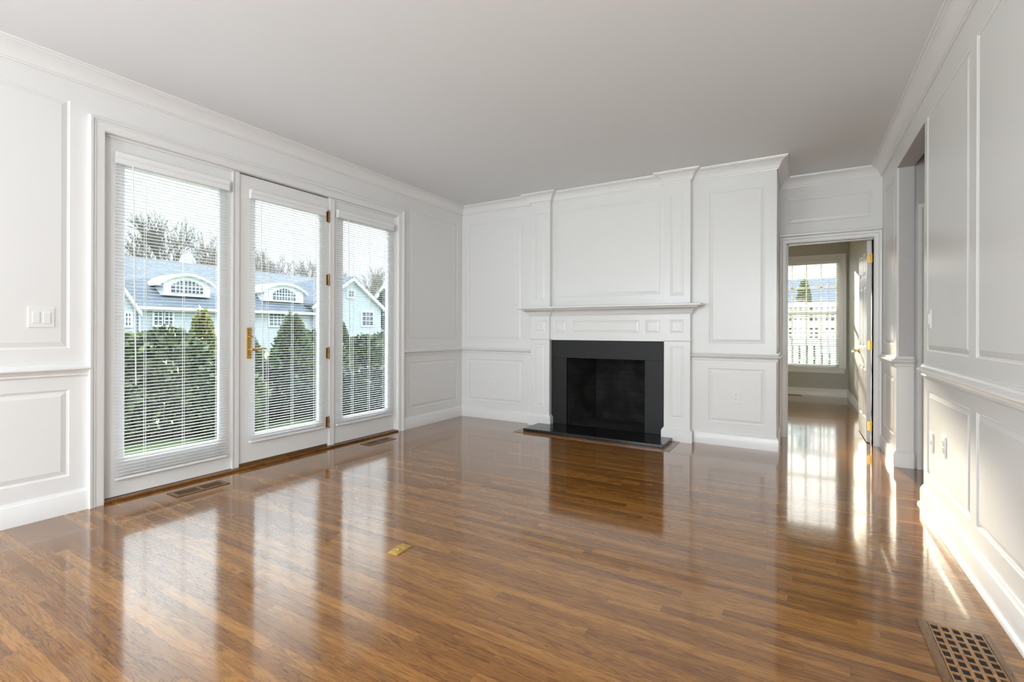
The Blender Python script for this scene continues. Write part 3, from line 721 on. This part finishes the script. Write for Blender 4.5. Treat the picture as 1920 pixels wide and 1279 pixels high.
# ------------------------------------------------------------------ switches and outlets
def plate(f, u, v, wd_, ht, parent, mname='cover_plate'):
    mb = MB(); t_ = 0.006
    pr = [(0, 0), (0, 0.003), (0.003, t_)]
    vs = []
    for d, h in pr: vs += [f(u - wd_ / 2 + d, v - ht / 2 + d, h), f(u + wd_ / 2 - d, v - ht / 2 + d, h), f(u + wd_ / 2 - d, v + ht / 2 - d, h), f(u - wd_ / 2 + d, v + ht / 2 - d, h)]
    fs = [(0, 3, 2, 1)]
    for i in range(2):
        for j in range(4): fs.append((i * 4 + j, i * 4 + (j + 1) % 4, i * 4 + 4 + (j + 1) % 4, i * 4 + 4 + j))
    fs.append((8, 9, 10, 11)); mb.add(vs, fs)
    return part(mb, mname, M['plastic'], parent)
def off(f, d): return lambda u, v, n: f(u, v, n + d)
pf = -0.001
def outlet(f, u, v, label, hole_side):
    t_ = thing('wall_outlet', label, 'outlet', f(u, v, pf)); g = off(f, pf)
    plate(g, u, v, 0.073, 0.117, t_)
    for dz in (-0.0195, 0.0195):
        mb = MB(); pts = []
        for i in range(20):
            a = 2 * math.pi * i / 20; pts.append((u + max(-0.0145, min(0.0145, 0.0172 * math.cos(a))), v + dz + 0.0145 * math.sin(a)))
        mb.add([g(a, b_, 0.005) for a, b_ in pts] + [g(a, b_, 0.0085) for a, b_ in pts], [tuple(range(20)), tuple(range(20, 40))] + [(i, (i + 1) % 20, 20 + (i + 1) % 20, 20 + i) for i in range(20)])
        rc = part(mb, 'receptacle', M['plastic'], t_)
        mb = MB()
        for du in (-0.0062, 0.0062): mb.boxf(g, u + du - 0.0012, u + du + 0.0012, v + dz - 0.002, v + dz + 0.007, 0.0080, 0.0088)
        mb.boxf(g, u - 0.002, u + 0.002, v + dz - 0.0095, v + dz - 0.0055, 0.0080, 0.0088)
        part(mb, 'slots', M['dark'], rc)
    part(MB().lathe(g(u, v, 0.0055), Vector(g(0, 0, 1)) - Vector(g(0, 0, 0)), [(0, 0.003), (0.0012, 0.0025)], 10), 'screw', M['plastic'], t_)
    return t_
outlet(fB, -3.325, 0.474, 'white wall outlet low between the left corner and the fireplace', 0)
outlet(fB, -0.5185, 0.480, 'white wall outlet low between the fireplace and the doorway', 0)
outlet(fR, 3.545, 0.478, 'white duplex outlet low on the right wall, nearer the camera than the blank plate', 0)
t_ = thing('jack_plate', 'plain white plate low on the right wall, nearer the hall opening than the outlet', 'wall plate', fR(3.83, 0.447, pf))
plate(off(fR, pf), 3.83, 0.447, 0.073, 0.117, t_)
part(MB().boxf(fR, 3.822, 3.838, 0.439, 0.455, 0.003, 0.0085), 'jack', M['plastic'], t_)
t_ = thing('light_switch', 'white double rocker switch plate on the left wall beside the french doors', 'light switch', fL(1.016, 1.185, pf))
plate(off(fL, pf), 1.016, 1.185, 0.118, 0.117, t_)
for du in (-0.0235, 0.0235):
    part(MB().boxf(fL, 1.016 + du - 0.0165, 1.016 + du + 0.0165, 1.185 - 0.033, 1.185 + 0.033, 0.003, 0.0088), 'rocker', M['plastic'], t_, bevel=0.002)
t_ = thing('light_switch', 'white single toggle switch plate on the right wall beside the hall opening', 'light switch', fR(3.89, 1.197, pf))
plate(off(fR, pf), 3.89, 1.197, 0.073, 0.117, t_)
part(MB().boxf(fR, 3.8735, 3.9065, 1.197 - 0.033, 1.197 + 0.033, 0.003, 0.010), 'rocker', M['plastic'], t_, bevel=0.002)

# ------------------------------------------------------------------ floor vents, floor plate, grille
def vent(x0, x1, y0, y1, label, grp, yax=True):
    t_ = thing('floor_vent', label, 'floor vent', ((x0 + x1) / 2, (y0 + y1) / 2, 0), grp)
    mb = MB(); fo = lambda u, v, n: (v, u, n) if yax else (u, v, n)
    if not yax: a0_, a1_, b0_, b1_ = x0, x1, y0, y1
    else: a0_, a1_, b0_, b1_ = y0, y1, x0, x1
    L_ = a1_ - a0_; ga = [(a0_ + 0.03, a0_ + L_ / 2 - 0.012), (a0_ + L_ / 2 + 0.012, a1_ - 0.03)]
    holes = [(g0, g1, b0_ + 0.026, b1_ - 0.026) for g0, g1 in ga]
    cells(mb, lambda u, v, n: fo(u, v, 0.0045 + n), a0_, a1_, b0_, b1_, holes, [], 0.004)
    part(mb, 'frame', M['oak_vent'], t_, bevel=0.001)
    part(MB().boxf(fo, a0_ + 0.01, a1_ - 0.01, b0_ + 0.01, b1_ - 0.01, 0.0003, 0.0010), 'duct_shade', M['dark'], t_)  # near-black sheet paints in the shade seen between the louvres
    mb = MB()
    for g0, g1 in ga:
        n_ = 9; p_ = (g1 - g0) / n_
        for i in range(n_ + 1):
            c = g0 + i * p_; mb.boxf(fo, max(g0, c - p_ * 0.14), min(g1, c + p_ * 0.14), b0_ + 0.026, b1_ - 0.026, 0.0010, 0.0042)
    part(mb, 'louvres', M['oak_vent'], t_)
    return t_
GV = 'wooden floor vents along the french doors'
vent(-3.690, -3.548, 1.615, 1.965, 'slotted wooden floor vent in front of the nearest fixed french light', GV)
vent(-3.692, -3.560, 3.300, 3.660, 'slotted wooden floor vent at the far end of the french door sill', GV)
vent(-0.42, 0.06, 9.80, 9.93, 'dark floor vent under the window in the room beyond the doorway', None, yax=False)

fp = thing('floor_outlet_plate', 'small rectangular brass floor outlet plate in the middle of the oak floor', 'floor outlet', (-1.739, 1.816, 0))
fp.rotation_euler = (0, 0, math.radians(4))
mb = MB(); pr = [(0.0, 0.0), (0.0, 0.003), (0.004, 0.006)]
hx, hy_ = 0.033, 0.059; k = 32
outer = []
mb_o = MB()
vs = []; fs = []
ring = [(0.0175 * math.cos(2 * math.pi * i / k), 0.0175 * math.sin(2 * math.pi * i / k)) for i in range(k)]
def sq(a, hx_, hy__):
    c, s_ = math.cos(a), math.sin(a); m_ = 1.0 / max(abs(c) / hx_, abs(s_) / hy__); return (c * m_, s_ * m_)
angs = [2 * math.pi * i / k for i in range(k)]
ca = math.atan2(hy_, hx)
for tgt in (ca, math.pi - ca, math.pi + ca, 2 * math.pi - ca):
    j = min(range(k), key=lambda i: abs(angs[i] - tgt)); angs[j] = tgt
rings_ = [[(*sq(a, hx, hy_), 0.0) for a in angs], [(*sq(a, hx, hy_), 0.003) for a in angs], [(*sq(a, hx - 0.003, hy_ - 0.003), 0.006) for a in angs],
          [(0.021 * math.cos(a), 0.021 * math.sin(a), 0.006) for a in angs], [(0.018 * math.cos(a), 0.018 * math.sin(a), 0.0035) for a in angs]]
for r_ in rings_: vs += r_
for i in range(len(rings_) - 1):
    for j in range(k): fs.append((i * k + j, i * k + (j + 1) % k, (i + 1) * k + (j + 1) % k, (i + 1) * k + j))
mb_o.add(vs, fs)
po = mb_o.build('plate', M['brass']); po.parent = fp
mb = MB().lathe((0, 0, 0.001), (0, 0, 1), [(0, 0.0185), (0.0025, 0.0185), (0.0035, 0.015), (0.003, 0.006)], 24)
co = mb.build('screw_cap', M['brass'], smooth=40); co.parent = fp
for sy_ in (-0.042, 0.042):
    so_ = MB().lathe((0, sy_, 0.0055), (0, 0, 1), [(0, 0.004), (0.001, 0.0035)], 10).build('screw', M['brass']); so_.parent = fp

gr = thing('floor_grille', 'square-holed wooden floor grille set in the floor beside the right wall', 'floor grille', (0.505, 2.2, 0))
gx0, gx1, gy1, gy0 = 0.428, 0.584, 2.412, 1.99
fo = lambda u, v, n: (u, v, 0.004 + n)
hp_, hs = 0.0312, 0.0200
holes = []
nrow = 9
for i in range(5):
    for j in range(nrow):
        cxh = gx0 + 0.0156 + hp_ * i; cyh = gy1 - 0.034 - 0.0440 * j
        holes.append((cxh - hs / 2 , cxh + hs / 2, cyh - 0.0165, cyh + 0.0165))
mb = cells(MB(), fo, gx0, gx1, gy0, gy1, holes, [], 0.0036)
part(mb, 'lattice', M['oak_grille'], gr)
mb = MB(); bw = 0.032
mb.box(gx0 - bw, gx0 - 0.002, gy0 - 0.02, gy1 + 0.004, 0.0002, 0.0045); mb.box(gx1 + 0.002, gx1 + 0.020, gy0 - 0.02, gy1 + 0.004, 0.0002, 0.0045)
part(mb, 'border', M['oak_vent'], gr)
part(MB().box(gx0 + 0.004, gx1 - 0.004, gy0 + 0.004, gy1 - 0.004, 0.0001, 0.0004), 'duct_shade', M['dark'], gr)  # flat black sheet standing in for the shade beneath the holes

# ------------------------------------------------------------------ outside: ground, landing
gd = MB().add([(-90, -40, -0.2), (-3.98, -40, -0.2), (-3.98, 5.9, -0.2), (-90, 5.9, -0.2), (-90, 90, -0.2), (30, 90, -0.2), (30, 10.2, -0.2), (-5.3, 10.2, -0.2), (-5.3, 5.9, -0.2)],
              [(0, 1, 2, 3), (3, 2, 8, 7, 4), (4, 7, 6, 5)])
gd.v += [(x, y, -0.5) for x, y, z in gd.v]
gd.f += [(9 + a, 9 + b_, 9 + c) for a, b_, c in []]
struct(gd.build('ground', M['lawn']))
tag(MB().box(-5.15, -4.02, 1.1, 4.3, -0.2, -0.09).build('stone_landing', M['stone'], origin=(-4.6, 2.7, -0.2), bevel=0.01), 'pale stone landing outside the french doors', 'landing')
tag(MB().box(-5.75, -5.18, 3.0, 4.2, -0.2, -0.17).build('paving_slab', M['stone'], origin=(-5.46, 3.6, -0.2), bevel=0.01), 'pale paving slab on the lawn beyond the middle door', 'paving')

# shrubs
def foliage_mesh(name, n, rx, ry, h, leaf, conical, seed, material):
    r_ = random.Random(seed); mb = MB()
    for i in range(n):
        a = r_.uniform(0, 2 * math.pi); t_ = r_.random() ** 0.8
        z = h * t_
        if conical: prof = (1 - t_) ** 0.75 * (0.35 + 0.65 * min(1, t_ / 0.12))
        else: prof = math.sqrt(max(0.02, 1 - max(0, (t_ - 0.35) / 0.65) ** 2.2)) * (0.8 + 0.2 * min(1, t_ / 0.3))
        rad = prof * (r_.uniform(0.62, 1.03)) * (1 + 0.10 * math.sin(3 * a + seed) + 0.08 * math.sin(9 * z + seed + 5 * a))
        p = Vector((rx * rad * math.cos(a), ry * rad * math.sin(a), z * r_.uniform(0.96, 1.03)))
        d = Vector((math.cos(a) + r_.uniform(-.6, .6), math.sin(a) + r_.uniform(-.6, .6), r_.uniform(-0.2, 1.0))).normalized()
        s_ = d.cross(Vector((r_.uniform(-1, 1), r_.uniform(-1, 1), r_.uniform(-1, 1)))).normalized()
        L_ = leaf * r_.uniform(0.7, 1.4); W_ = L_ * 0.36
        mb.add([p, p + d * L_ * 0.5 + s_ * W_, p + d * L_, p + d * L_ * 0.5 - s_ * W_], [(0, 1, 2, 3)])
    me = bpy.data.meshes.new(name); me.from_pydata([tuple(v) for v in mb.v], [], mb.f); me.materials.append(material)
    return me
def stem_mesh(name, h, r_=0.02):
    mb = MB(); rr = random.Random(int(h * 1000))
    for i in range(5):
        a = 2 * math.pi * i / 5
        mb.tube([(0.02 * math.cos(a), 0.02 * math.sin(a), 0), (0.10 * math.cos(a), 0.10 * math.sin(a), h * 0.4), (0.16 * math.cos(a), 0.16 * math.sin(a), h * 0.75)], [r_, r_ * 0.7, r_ * 0.3], 6)
    me = bpy.data.meshes.new(name); me.from_pydata([tuple(v) for v in mb.v], [], mb.f); me.materials.append(M['bark'])
    return me
f_round = foliage_mesh('foliage', 4200, 0.62, 0.62, 1.0, 0.085, False, 3, M['leaf'])
f_cone = foliage_mesh('foliage', 3600, 0.55, 0.55, 1.0, 0.075, True, 5, M['leaf'])
f_yel = foliage_mesh('foliage', 2600, 0.42, 0.42, 1.0, 0.065, True, 8, M['leaf_yellow'])
f_box = foliage_mesh('foliage', 4200, 0.62, 0.62, 1.0, 0.07, False, 11, M['leaf_dark'])
s_mesh = stem_mesh('stems', 1.0)
def shrub(x, y, h, wd_, me, label, grp=None, name='garden_shrub'):
    t_ = thing(name, label, 'shrub', (x, y, -0.2), grp); t_.scale = (wd_, wd_, h)
    for nm, m_ in (('foliage', me), ('stems', s_mesh)):
        o = bpy.data.objects.new(nm, m_); COL.objects.link(o); o.parent = t_
    return t_
GS = 'shrubs in the garden bed outside the french doors'
shrub(-7.05, 2.30, 1.28, 1.05, f_round, 'broad green shrub at the near end of the bed, partly behind the window frame', GS)
shrub(-6.95, 3.02, 1.27, 0.95, f_round, 'broad green shrub filling the nearest window, under the neighbouring white wall', GS)
shrub(-7.25, 3.62, 1.55, 0.95, f_yel, 'tall yellow green shrub at the right edge of the nearest window', GS)
shrub(-6.40, 3.45, 0.85, 0.80, f_round, 'low green shrub before the yellow green one', GS)
shrub(-7.20, 4.22, 1.22, 0.95, f_cone, 'pointed green shrub by the lever side of the middle door glass', GS)
shrub(-7.00, 4.86, 1.50, 1.05, f_cone, 'tallest pointed green shrub, in the middle door glass', GS)
shrub(-7.30, 5.48, 1.25, 0.95, f_round, 'rounded green shrub at the hinge side of the middle door glass', GS)
shrub(-7.30, 6.05, 1.40, 0.80, f_cone, 'pointed green shrub at the left of the far glass', GS)
shrub(-7.45, 6.72, 1.16, 0.95, f_round, 'rounded green shrub in the middle of the far glass', GS)
shrub(-7.65, 7.35, 1.18, 0.95, f_round, 'rounded green shrub at the right of the far glass', GS)
GBX = 'clipped dark bushes low in the far glass'
shrub(-6.15, 5.10, 0.62, 0.85, f_box, 'clipped dark low bush, left of the three in the far glass', GBX, 'boxwood_bush')
shrub(-6.25, 5.75, 0.66, 0.90, f_box, 'clipped dark low bush, middle of the three in the far glass', GBX, 'boxwood_bush')
shrub(-6.45, 6.45, 0.64, 0.90, f_box, 'clipped dark low bush, right of the three in the far glass', GBX, 'boxwood_bush')
shrub(-6.75, 4.25, 0.75, 0.85, f_box, 'dark low bush at the foot of the pointed shrubs', None, 'boxwood_bush')

# bare trees
def branches(mb, p, d, L_, r_, depth, rnd):
    q_ = p + d * L_; mid_ = p + d * L_ * 0.5 + Vector((rnd.uniform(-1, 1), rnd.uniform(-1, 1), rnd.uniform(-.5, .5))) * L_ * 0.05
    mb.tube([p, mid_, q_], [r_, r_ * 0.85, r_ * 0.68], 5 if depth > 2 else 3, False)
    if depth == 0: return
    for i in range(3 if depth > 1 else 3):
        ax = Vector((rnd.uniform(-1, 1), rnd.uniform(-1, 1), rnd.uniform(-0.2, 0.6)))
        nd = (d + ax * (0.62 if i else 0.28)).normalized()
        branches(mb, q_ if i < 2 else mid_, nd, L_ * rnd.uniform(0.62, 0.82), max(r_ * 0.62, 0.012), depth - 1, rnd)
tree_me = []
for sd in (4, 9, 21):
    mb = MB(); branches(mb, Vector((0, 0, 0)), Vector((0.02, 0.03, 1)).normalized(), 2.5, 0.17, 7, random.Random(sd))
    me = bpy.data.meshes.new('bare_tree'); me.from_pydata([tuple(v) for v in mb.v], [], mb.f); me.materials.append(M['bark']); tree_me.append(me)
def tree(x, y, s_, i, label, grp='bare trees behind the neighbouring house'):
    o = bpy.data.objects.new('bare_tree', tree_me[i]); COL.objects.link(o); o.location = (x, y, -0.2); o.scale = (s_, s_, s_ ); o.rotation_euler = (0, 0, x * 1.7 + y)
    return tag(o, label, 'tree', grp)
for x, y, sc, i_, lb in (
    (-44, 19.3, 1.30, 0, 'tallest bare tree, above the roof at the right of the nearest window'),
    (-43, 13.4, 0.85, 1, 'low bare tree above the roof at the left of the nearest window'),
    (-50, 21.5, 1.0, 2, 'bare tree behind the tallest bare tree'),
    (-42, 22.0, 1.05, 2, 'bare tree over the roof at the lever side of the middle door glass'),
    (-46, 26.0, 1.20, 1, 'bare tree over the roof in the middle of the middle door glass'),
    (-42.5, 27.0, 1.00, 0, 'bare tree over the roof at the hinge side of the middle door glass'),
    (-48, 31.0, 1.25, 2, 'bare tree furthest back, between the middle door and the far glass'),
    (-42, 31.8, 1.00, 1, 'bare tree rising just left of the far gable peak'),
    (-44, 36.5, 1.15, 0, 'bare tree rising just right of the far gable peak'),
    (-44, 41.0, 1.10, 2, 'bare tree at the right edge of the far glass')):
    tree(x, y, sc, i_, lb)
# evergreens beyond the gable
f_ever = foliage_mesh('foliage', 6500, 2.2, 2.2, 5.0, 0.30, True, 14, M['leaf_dark'])
def ever(x, y, h, s_, label):
    t_ = thing('evergreen_tree', label, 'tree', (x, y, -0.2), 'evergreens beside the far gable')
    me = f_ever; o = bpy.data.objects.new('foliage', me); COL.objects.link(o); o.parent = t_; o.scale = (s_, s_, h / 5.0)
    mb = MB().tube([(0, 0, 0), (0, 0, h * 0.8)], [0.16, 0.04], 8); k_ = mb.build('trunk', M['bark']); k_.parent = t_
ever(-34, 33.4, 5.0, 0.9, 'dark evergreen nearest the sloping white gable edge')
ever(-33, 37.6, 5.8, 1.1, 'dark evergreen behind the right edge of the far glass')
ever(-29, 40.8, 5.4, 1.0, 'dark evergreen hidden most by the door frame')
# cable
up_ = thing('utility_pole', 'wooden utility pole carrying the overhead cable', 'utility pole', (-26, 7.2, -0.2))
part(MB().tube([(-26, 7.2, -0.2), (-26, 7.2, 7.2)], [0.14, 0.10], 10), 'shaft', M['bark'], up_)
mb = MB().tube([(-26, 7.2, 6.3), (-26.6, 10.0, 5.9), (-27.6, 13.0, 5.55), (-29.2, 17.0, 5.2), (-33.4, 21.5, 5.0)], 0.022, 5)
tag(mb.build('overhead_cable', M['dark'], origin=(-26, 7.2, 6.3)), 'thin dark overhead cable crossing the sky in the nearest window', 'cable')

# ------------------------------------------------------------------ neighbouring house
H = thing('neighbouring_house', 'white clapboard house with grey roof, dormers and gable beyond the hedge', 'house', (-32, 18, -0.2))
HX = -30.0; ZE = 2.38; RX, RZ = -34.5, 5.5
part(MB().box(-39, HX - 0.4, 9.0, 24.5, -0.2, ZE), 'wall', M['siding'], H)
# main roof
mb = MB().prism([(HX + 0.05, 9.0, ZE - 0.02), (RX, 9.0, RZ), (-39.4, 9.0, ZE - 0.02), (-39.2, 9.0, ZE - 0.16), (RX, 9.0, RZ - 0.16), (HX - 0.1, 9.0, ZE - 0.14)], (0, 17.5, 0)); part(mb, 'roof', M['shingle'], H)
part(MB().box(HX - 0.06, HX + 0.08, 11.6, 24.3, ZE - 0.16, ZE - 0.0), 'gutter', M['house_white'], H)
# left projecting gable
def gable(y0, y1, yp, zp, ze, xf, xb, over):
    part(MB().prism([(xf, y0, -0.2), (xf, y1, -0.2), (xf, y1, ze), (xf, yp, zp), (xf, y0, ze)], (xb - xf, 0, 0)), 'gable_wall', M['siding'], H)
    def sl(ya, yb): return (zp - ze) / abs(yb - ya)
    for ye, sg in ((y0, -1), (y1, 1)):
        k_ = (zp - ze) / abs(ye - yp); yo = ye + sg * over; zo = ze - k_ * over
        part(MB().prism([(xf + 0.25, yp, zp + 0.04), (xf + 0.25, yo, zo + 0.04), (xf + 0.25, yo, zo + 0.18), (xf + 0.25, yp, zp + 0.20)], (xb - xf - 0.25, 0, 0)), 'gable_roof', M['shingle'], H)
        part(MB().prism([(xf + 0.28, yp, zp - 0.16), (xf + 0.28, yo, zo - 0.16), (xf + 0.28, yo, zo + 0.10), (xf + 0.28, yp, zp + 0.12)], (-0.2, 0, 0)), 'rake_board', M['house_white'], H)
gable(7.0, 11.55, 9.2, 6.0, 2.2, -29.6, -36, 0.15)
gable(22.6, 28.9, 25.85, 5.15, 3.05, -29.9, -38, 0.35)
def hwin(y0, y1, z0, z1, x, cols, rows, name='house_window', arch=0.0):
    fr = part(MB().box(x - 0.05, x + 0.05, y0 - 0.10, y1 + 0.10, z0 - 0.12, z1 + 0.10), name, M['house_white'], H)
    part(MB().box(x + 0.03, x + 0.055, y0, y1, z0, z1), 'pane', M['pane'], fr)
    mb = MB()
    for i in range(1, cols): c = y0 + (y1 - y0) * i / cols; mb.box(x + 0.05, x + 0.075, c - 0.022, c + 0.022, z0, z1)
    for i in range(1, rows): c = z0 + (z1 - z0) * i / rows; mb.box(x + 0.05, x + 0.073, y0, y1, c - 0.022, c + 0.022)
    part(mb, 'muntins', M['house_white'], fr)
xw = HX - 0.36
hwin(12.66, 13.02, 1.40, 2.10, xw, 2, 3); hwin(13.18, 13.54, 1.40, 2.10, xw, 2, 3)
hwin(11.05, 11.25, 1.35, 1.95, -29.56, 2, 3)
hwin(19.35, 20.95, 1.45, 2.22, xw, 6, 4)
hwin(25.45, 26.0, 3.72, 4.2, -29.86, 2, 2); hwin(26.85, 27.95, 1.55, 2.6, -29.86, 3, 3)
part(MB().tube([(HX - 0.30, 11.95, -0.2), (HX - 0.30, 11.95, ZE)], 0.06, 8), 'downspout', M['house_white'], H)
# arched dormers
def dormer(y0, y1, zb, zt):
    x = -30.7; yc = (y0 + y1) / 2; n = 14
    base = zb + (zt - zb) * 0.42
    arc = [(y0 + (y1 - y0) * i / n, base + (zt - zb) * 0.50 * math.sin(math.pi * i / n) ** 0.8) for i in range(n + 1)]
    d_ = part(MB().prism([(x, y0 + 0.25, zb), (x, y1 - 0.25, zb)] + [(x, min(max(a, y0 + 0.25), y1 - 0.25), b_) for a, b_ in reversed(arc)], (-3.4, 0, 0)), 'dormer', M['house_white'], H)
    rf = [(x + 0.2, a, b_) for a, b_ in arc] + [(x + 0.2, a, b_ + 0.16) for a, b_ in reversed(arc)]
    mb = MB(); mb.prism(rf, (-3.4, 0, 0)); part(mb, 'dormer_roof', M['house_white'], d_)
    wy0, wy1 = yc - 0.85, yc + 0.85
    arc2 = [(wy0 + (wy1 - wy0) * i / n, zb + 0.14 + (zt - zb) * 0.36 + (zt - zb) * 0.26 * math.sin(math.pi * i / n)) for i in range(n + 1)]
    part(MB().prism([(x + 0.02, wy0, zb + 0.14), (x + 0.02, wy1, zb + 0.14)] + [(x + 0.02, a, b_) for a, b_ in reversed(arc2)], (-0.05, 0, 0)), 'dormer_window', M['pane'], d_)
    mb = MB()
    for i in range(1, 8): c = wy0 + (wy1 - wy0) * i / 8; mb.box(x + 0.02, x + 0.05, c - 0.02, c + 0.02, zb + 0.14, zb + (zt - zb) * (0.50 + 0.24 * math.sin(math.pi * i / 8)))
    for i in (1, 2): c = zb + 0.14 + 0.22 * i; mb.box(x + 0.02, x + 0.048, wy0, wy1, c - 0.02, c + 0.02)
    part(mb, 'muntins', M['house_white'], d_)
dormer(13.0, 16.0, 3.10, 4.35)
dormer(18.95, 22.4, 3.08, 4.35)

# ------------------------------------------------------------------ outside the far window: lattice screen, shrubs
lat = thing('lattice_screen', 'white lattice screen outside the window beyond the doorway', 'lattice', (0.1, 13.4, -0.2))
for za, zb in ((1.36, 1.72), (0.95, 1.24)):
    mb = MB()
    n_ = 34; x0_, x1_ = -1.7, 1.9
    for i in range(n_ + 1): c = x0_ + (x1_ - x0_) * i / n_; mb.box(c - 0.022, c + 0.022, 13.40, 13.415, za, zb)
    k_ = int(round((zb - za) / 0.106))
    for i in range(k_ + 1): c = za + (zb - za) * i / k_; mb.box(x0_, x1_, 13.385, 13.40, c - 0.022, c + 0.022)
    part(mb, 'lattice_band', M['house_white'], lat)
mb = MB()
for za, zb in ((1.72, 1.82), (1.24, 1.36), (0.80, 0.95)): mb.box(-1.7, 1.9, 13.37, 13.43, za, zb)
part(mb, 'rails', M['house_white'], lat)
mb = MB()
for i in range(25): c = -1.7 + 3.6 * i / 24; mb.box(c - 0.055, c + 0.055, 13.38, 13.42, -0.2, 0.80)
part(mb, 'boards', M['house_white'], lat)
for c in (-1.75, 1.95): part(MB().box(c - 0.05, c + 0.05, 13.35, 13.45, -0.2, 1.95), 'post', M['house_white'], lat)
for x, y, h, wd_, lb in ((-0.9, 16.5, 2.2, 1.0, 'conical shrub behind the lattice, leftmost in the far window'), (0.15, 17.2, 2.75, 1.0, 'conical shrub behind the lattice, middle of the far window'), (1.35, 16.6, 2.4, 1.1, 'conical shrub behind the lattice, rightmost in the far window')):
    shrub(x, y, h, wd_, f_cone, lb, 'conical shrubs behind the lattice')

# house beyond the lattice
DH = thing('distant_house', 'grey house with slate roof far behind the lattice screen', 'house', (-1.0, 36.0, -0.2))
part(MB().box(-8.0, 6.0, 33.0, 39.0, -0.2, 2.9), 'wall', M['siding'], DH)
part(MB().prism([(-8.4, 32.6, 2.85), (-8.4, 39.4, 2.85), (-8.4, 36.0, 4.5)], (14.8, 0, 0)), 'roof', M['shingle'], DH)
for xw_ in (-3.0, -0.6, 1.8):
    fr_ = part(MB().box(xw_ - 0.6, xw_ + 0.6, 32.95, 33.05, 1.0, 2.4), 'house_window', M['house_white'], DH)
    part(MB().box(xw_ - 0.48, xw_ + 0.48, 32.93, 32.96, 1.12, 2.28), 'pane', M['pane'], fr_)
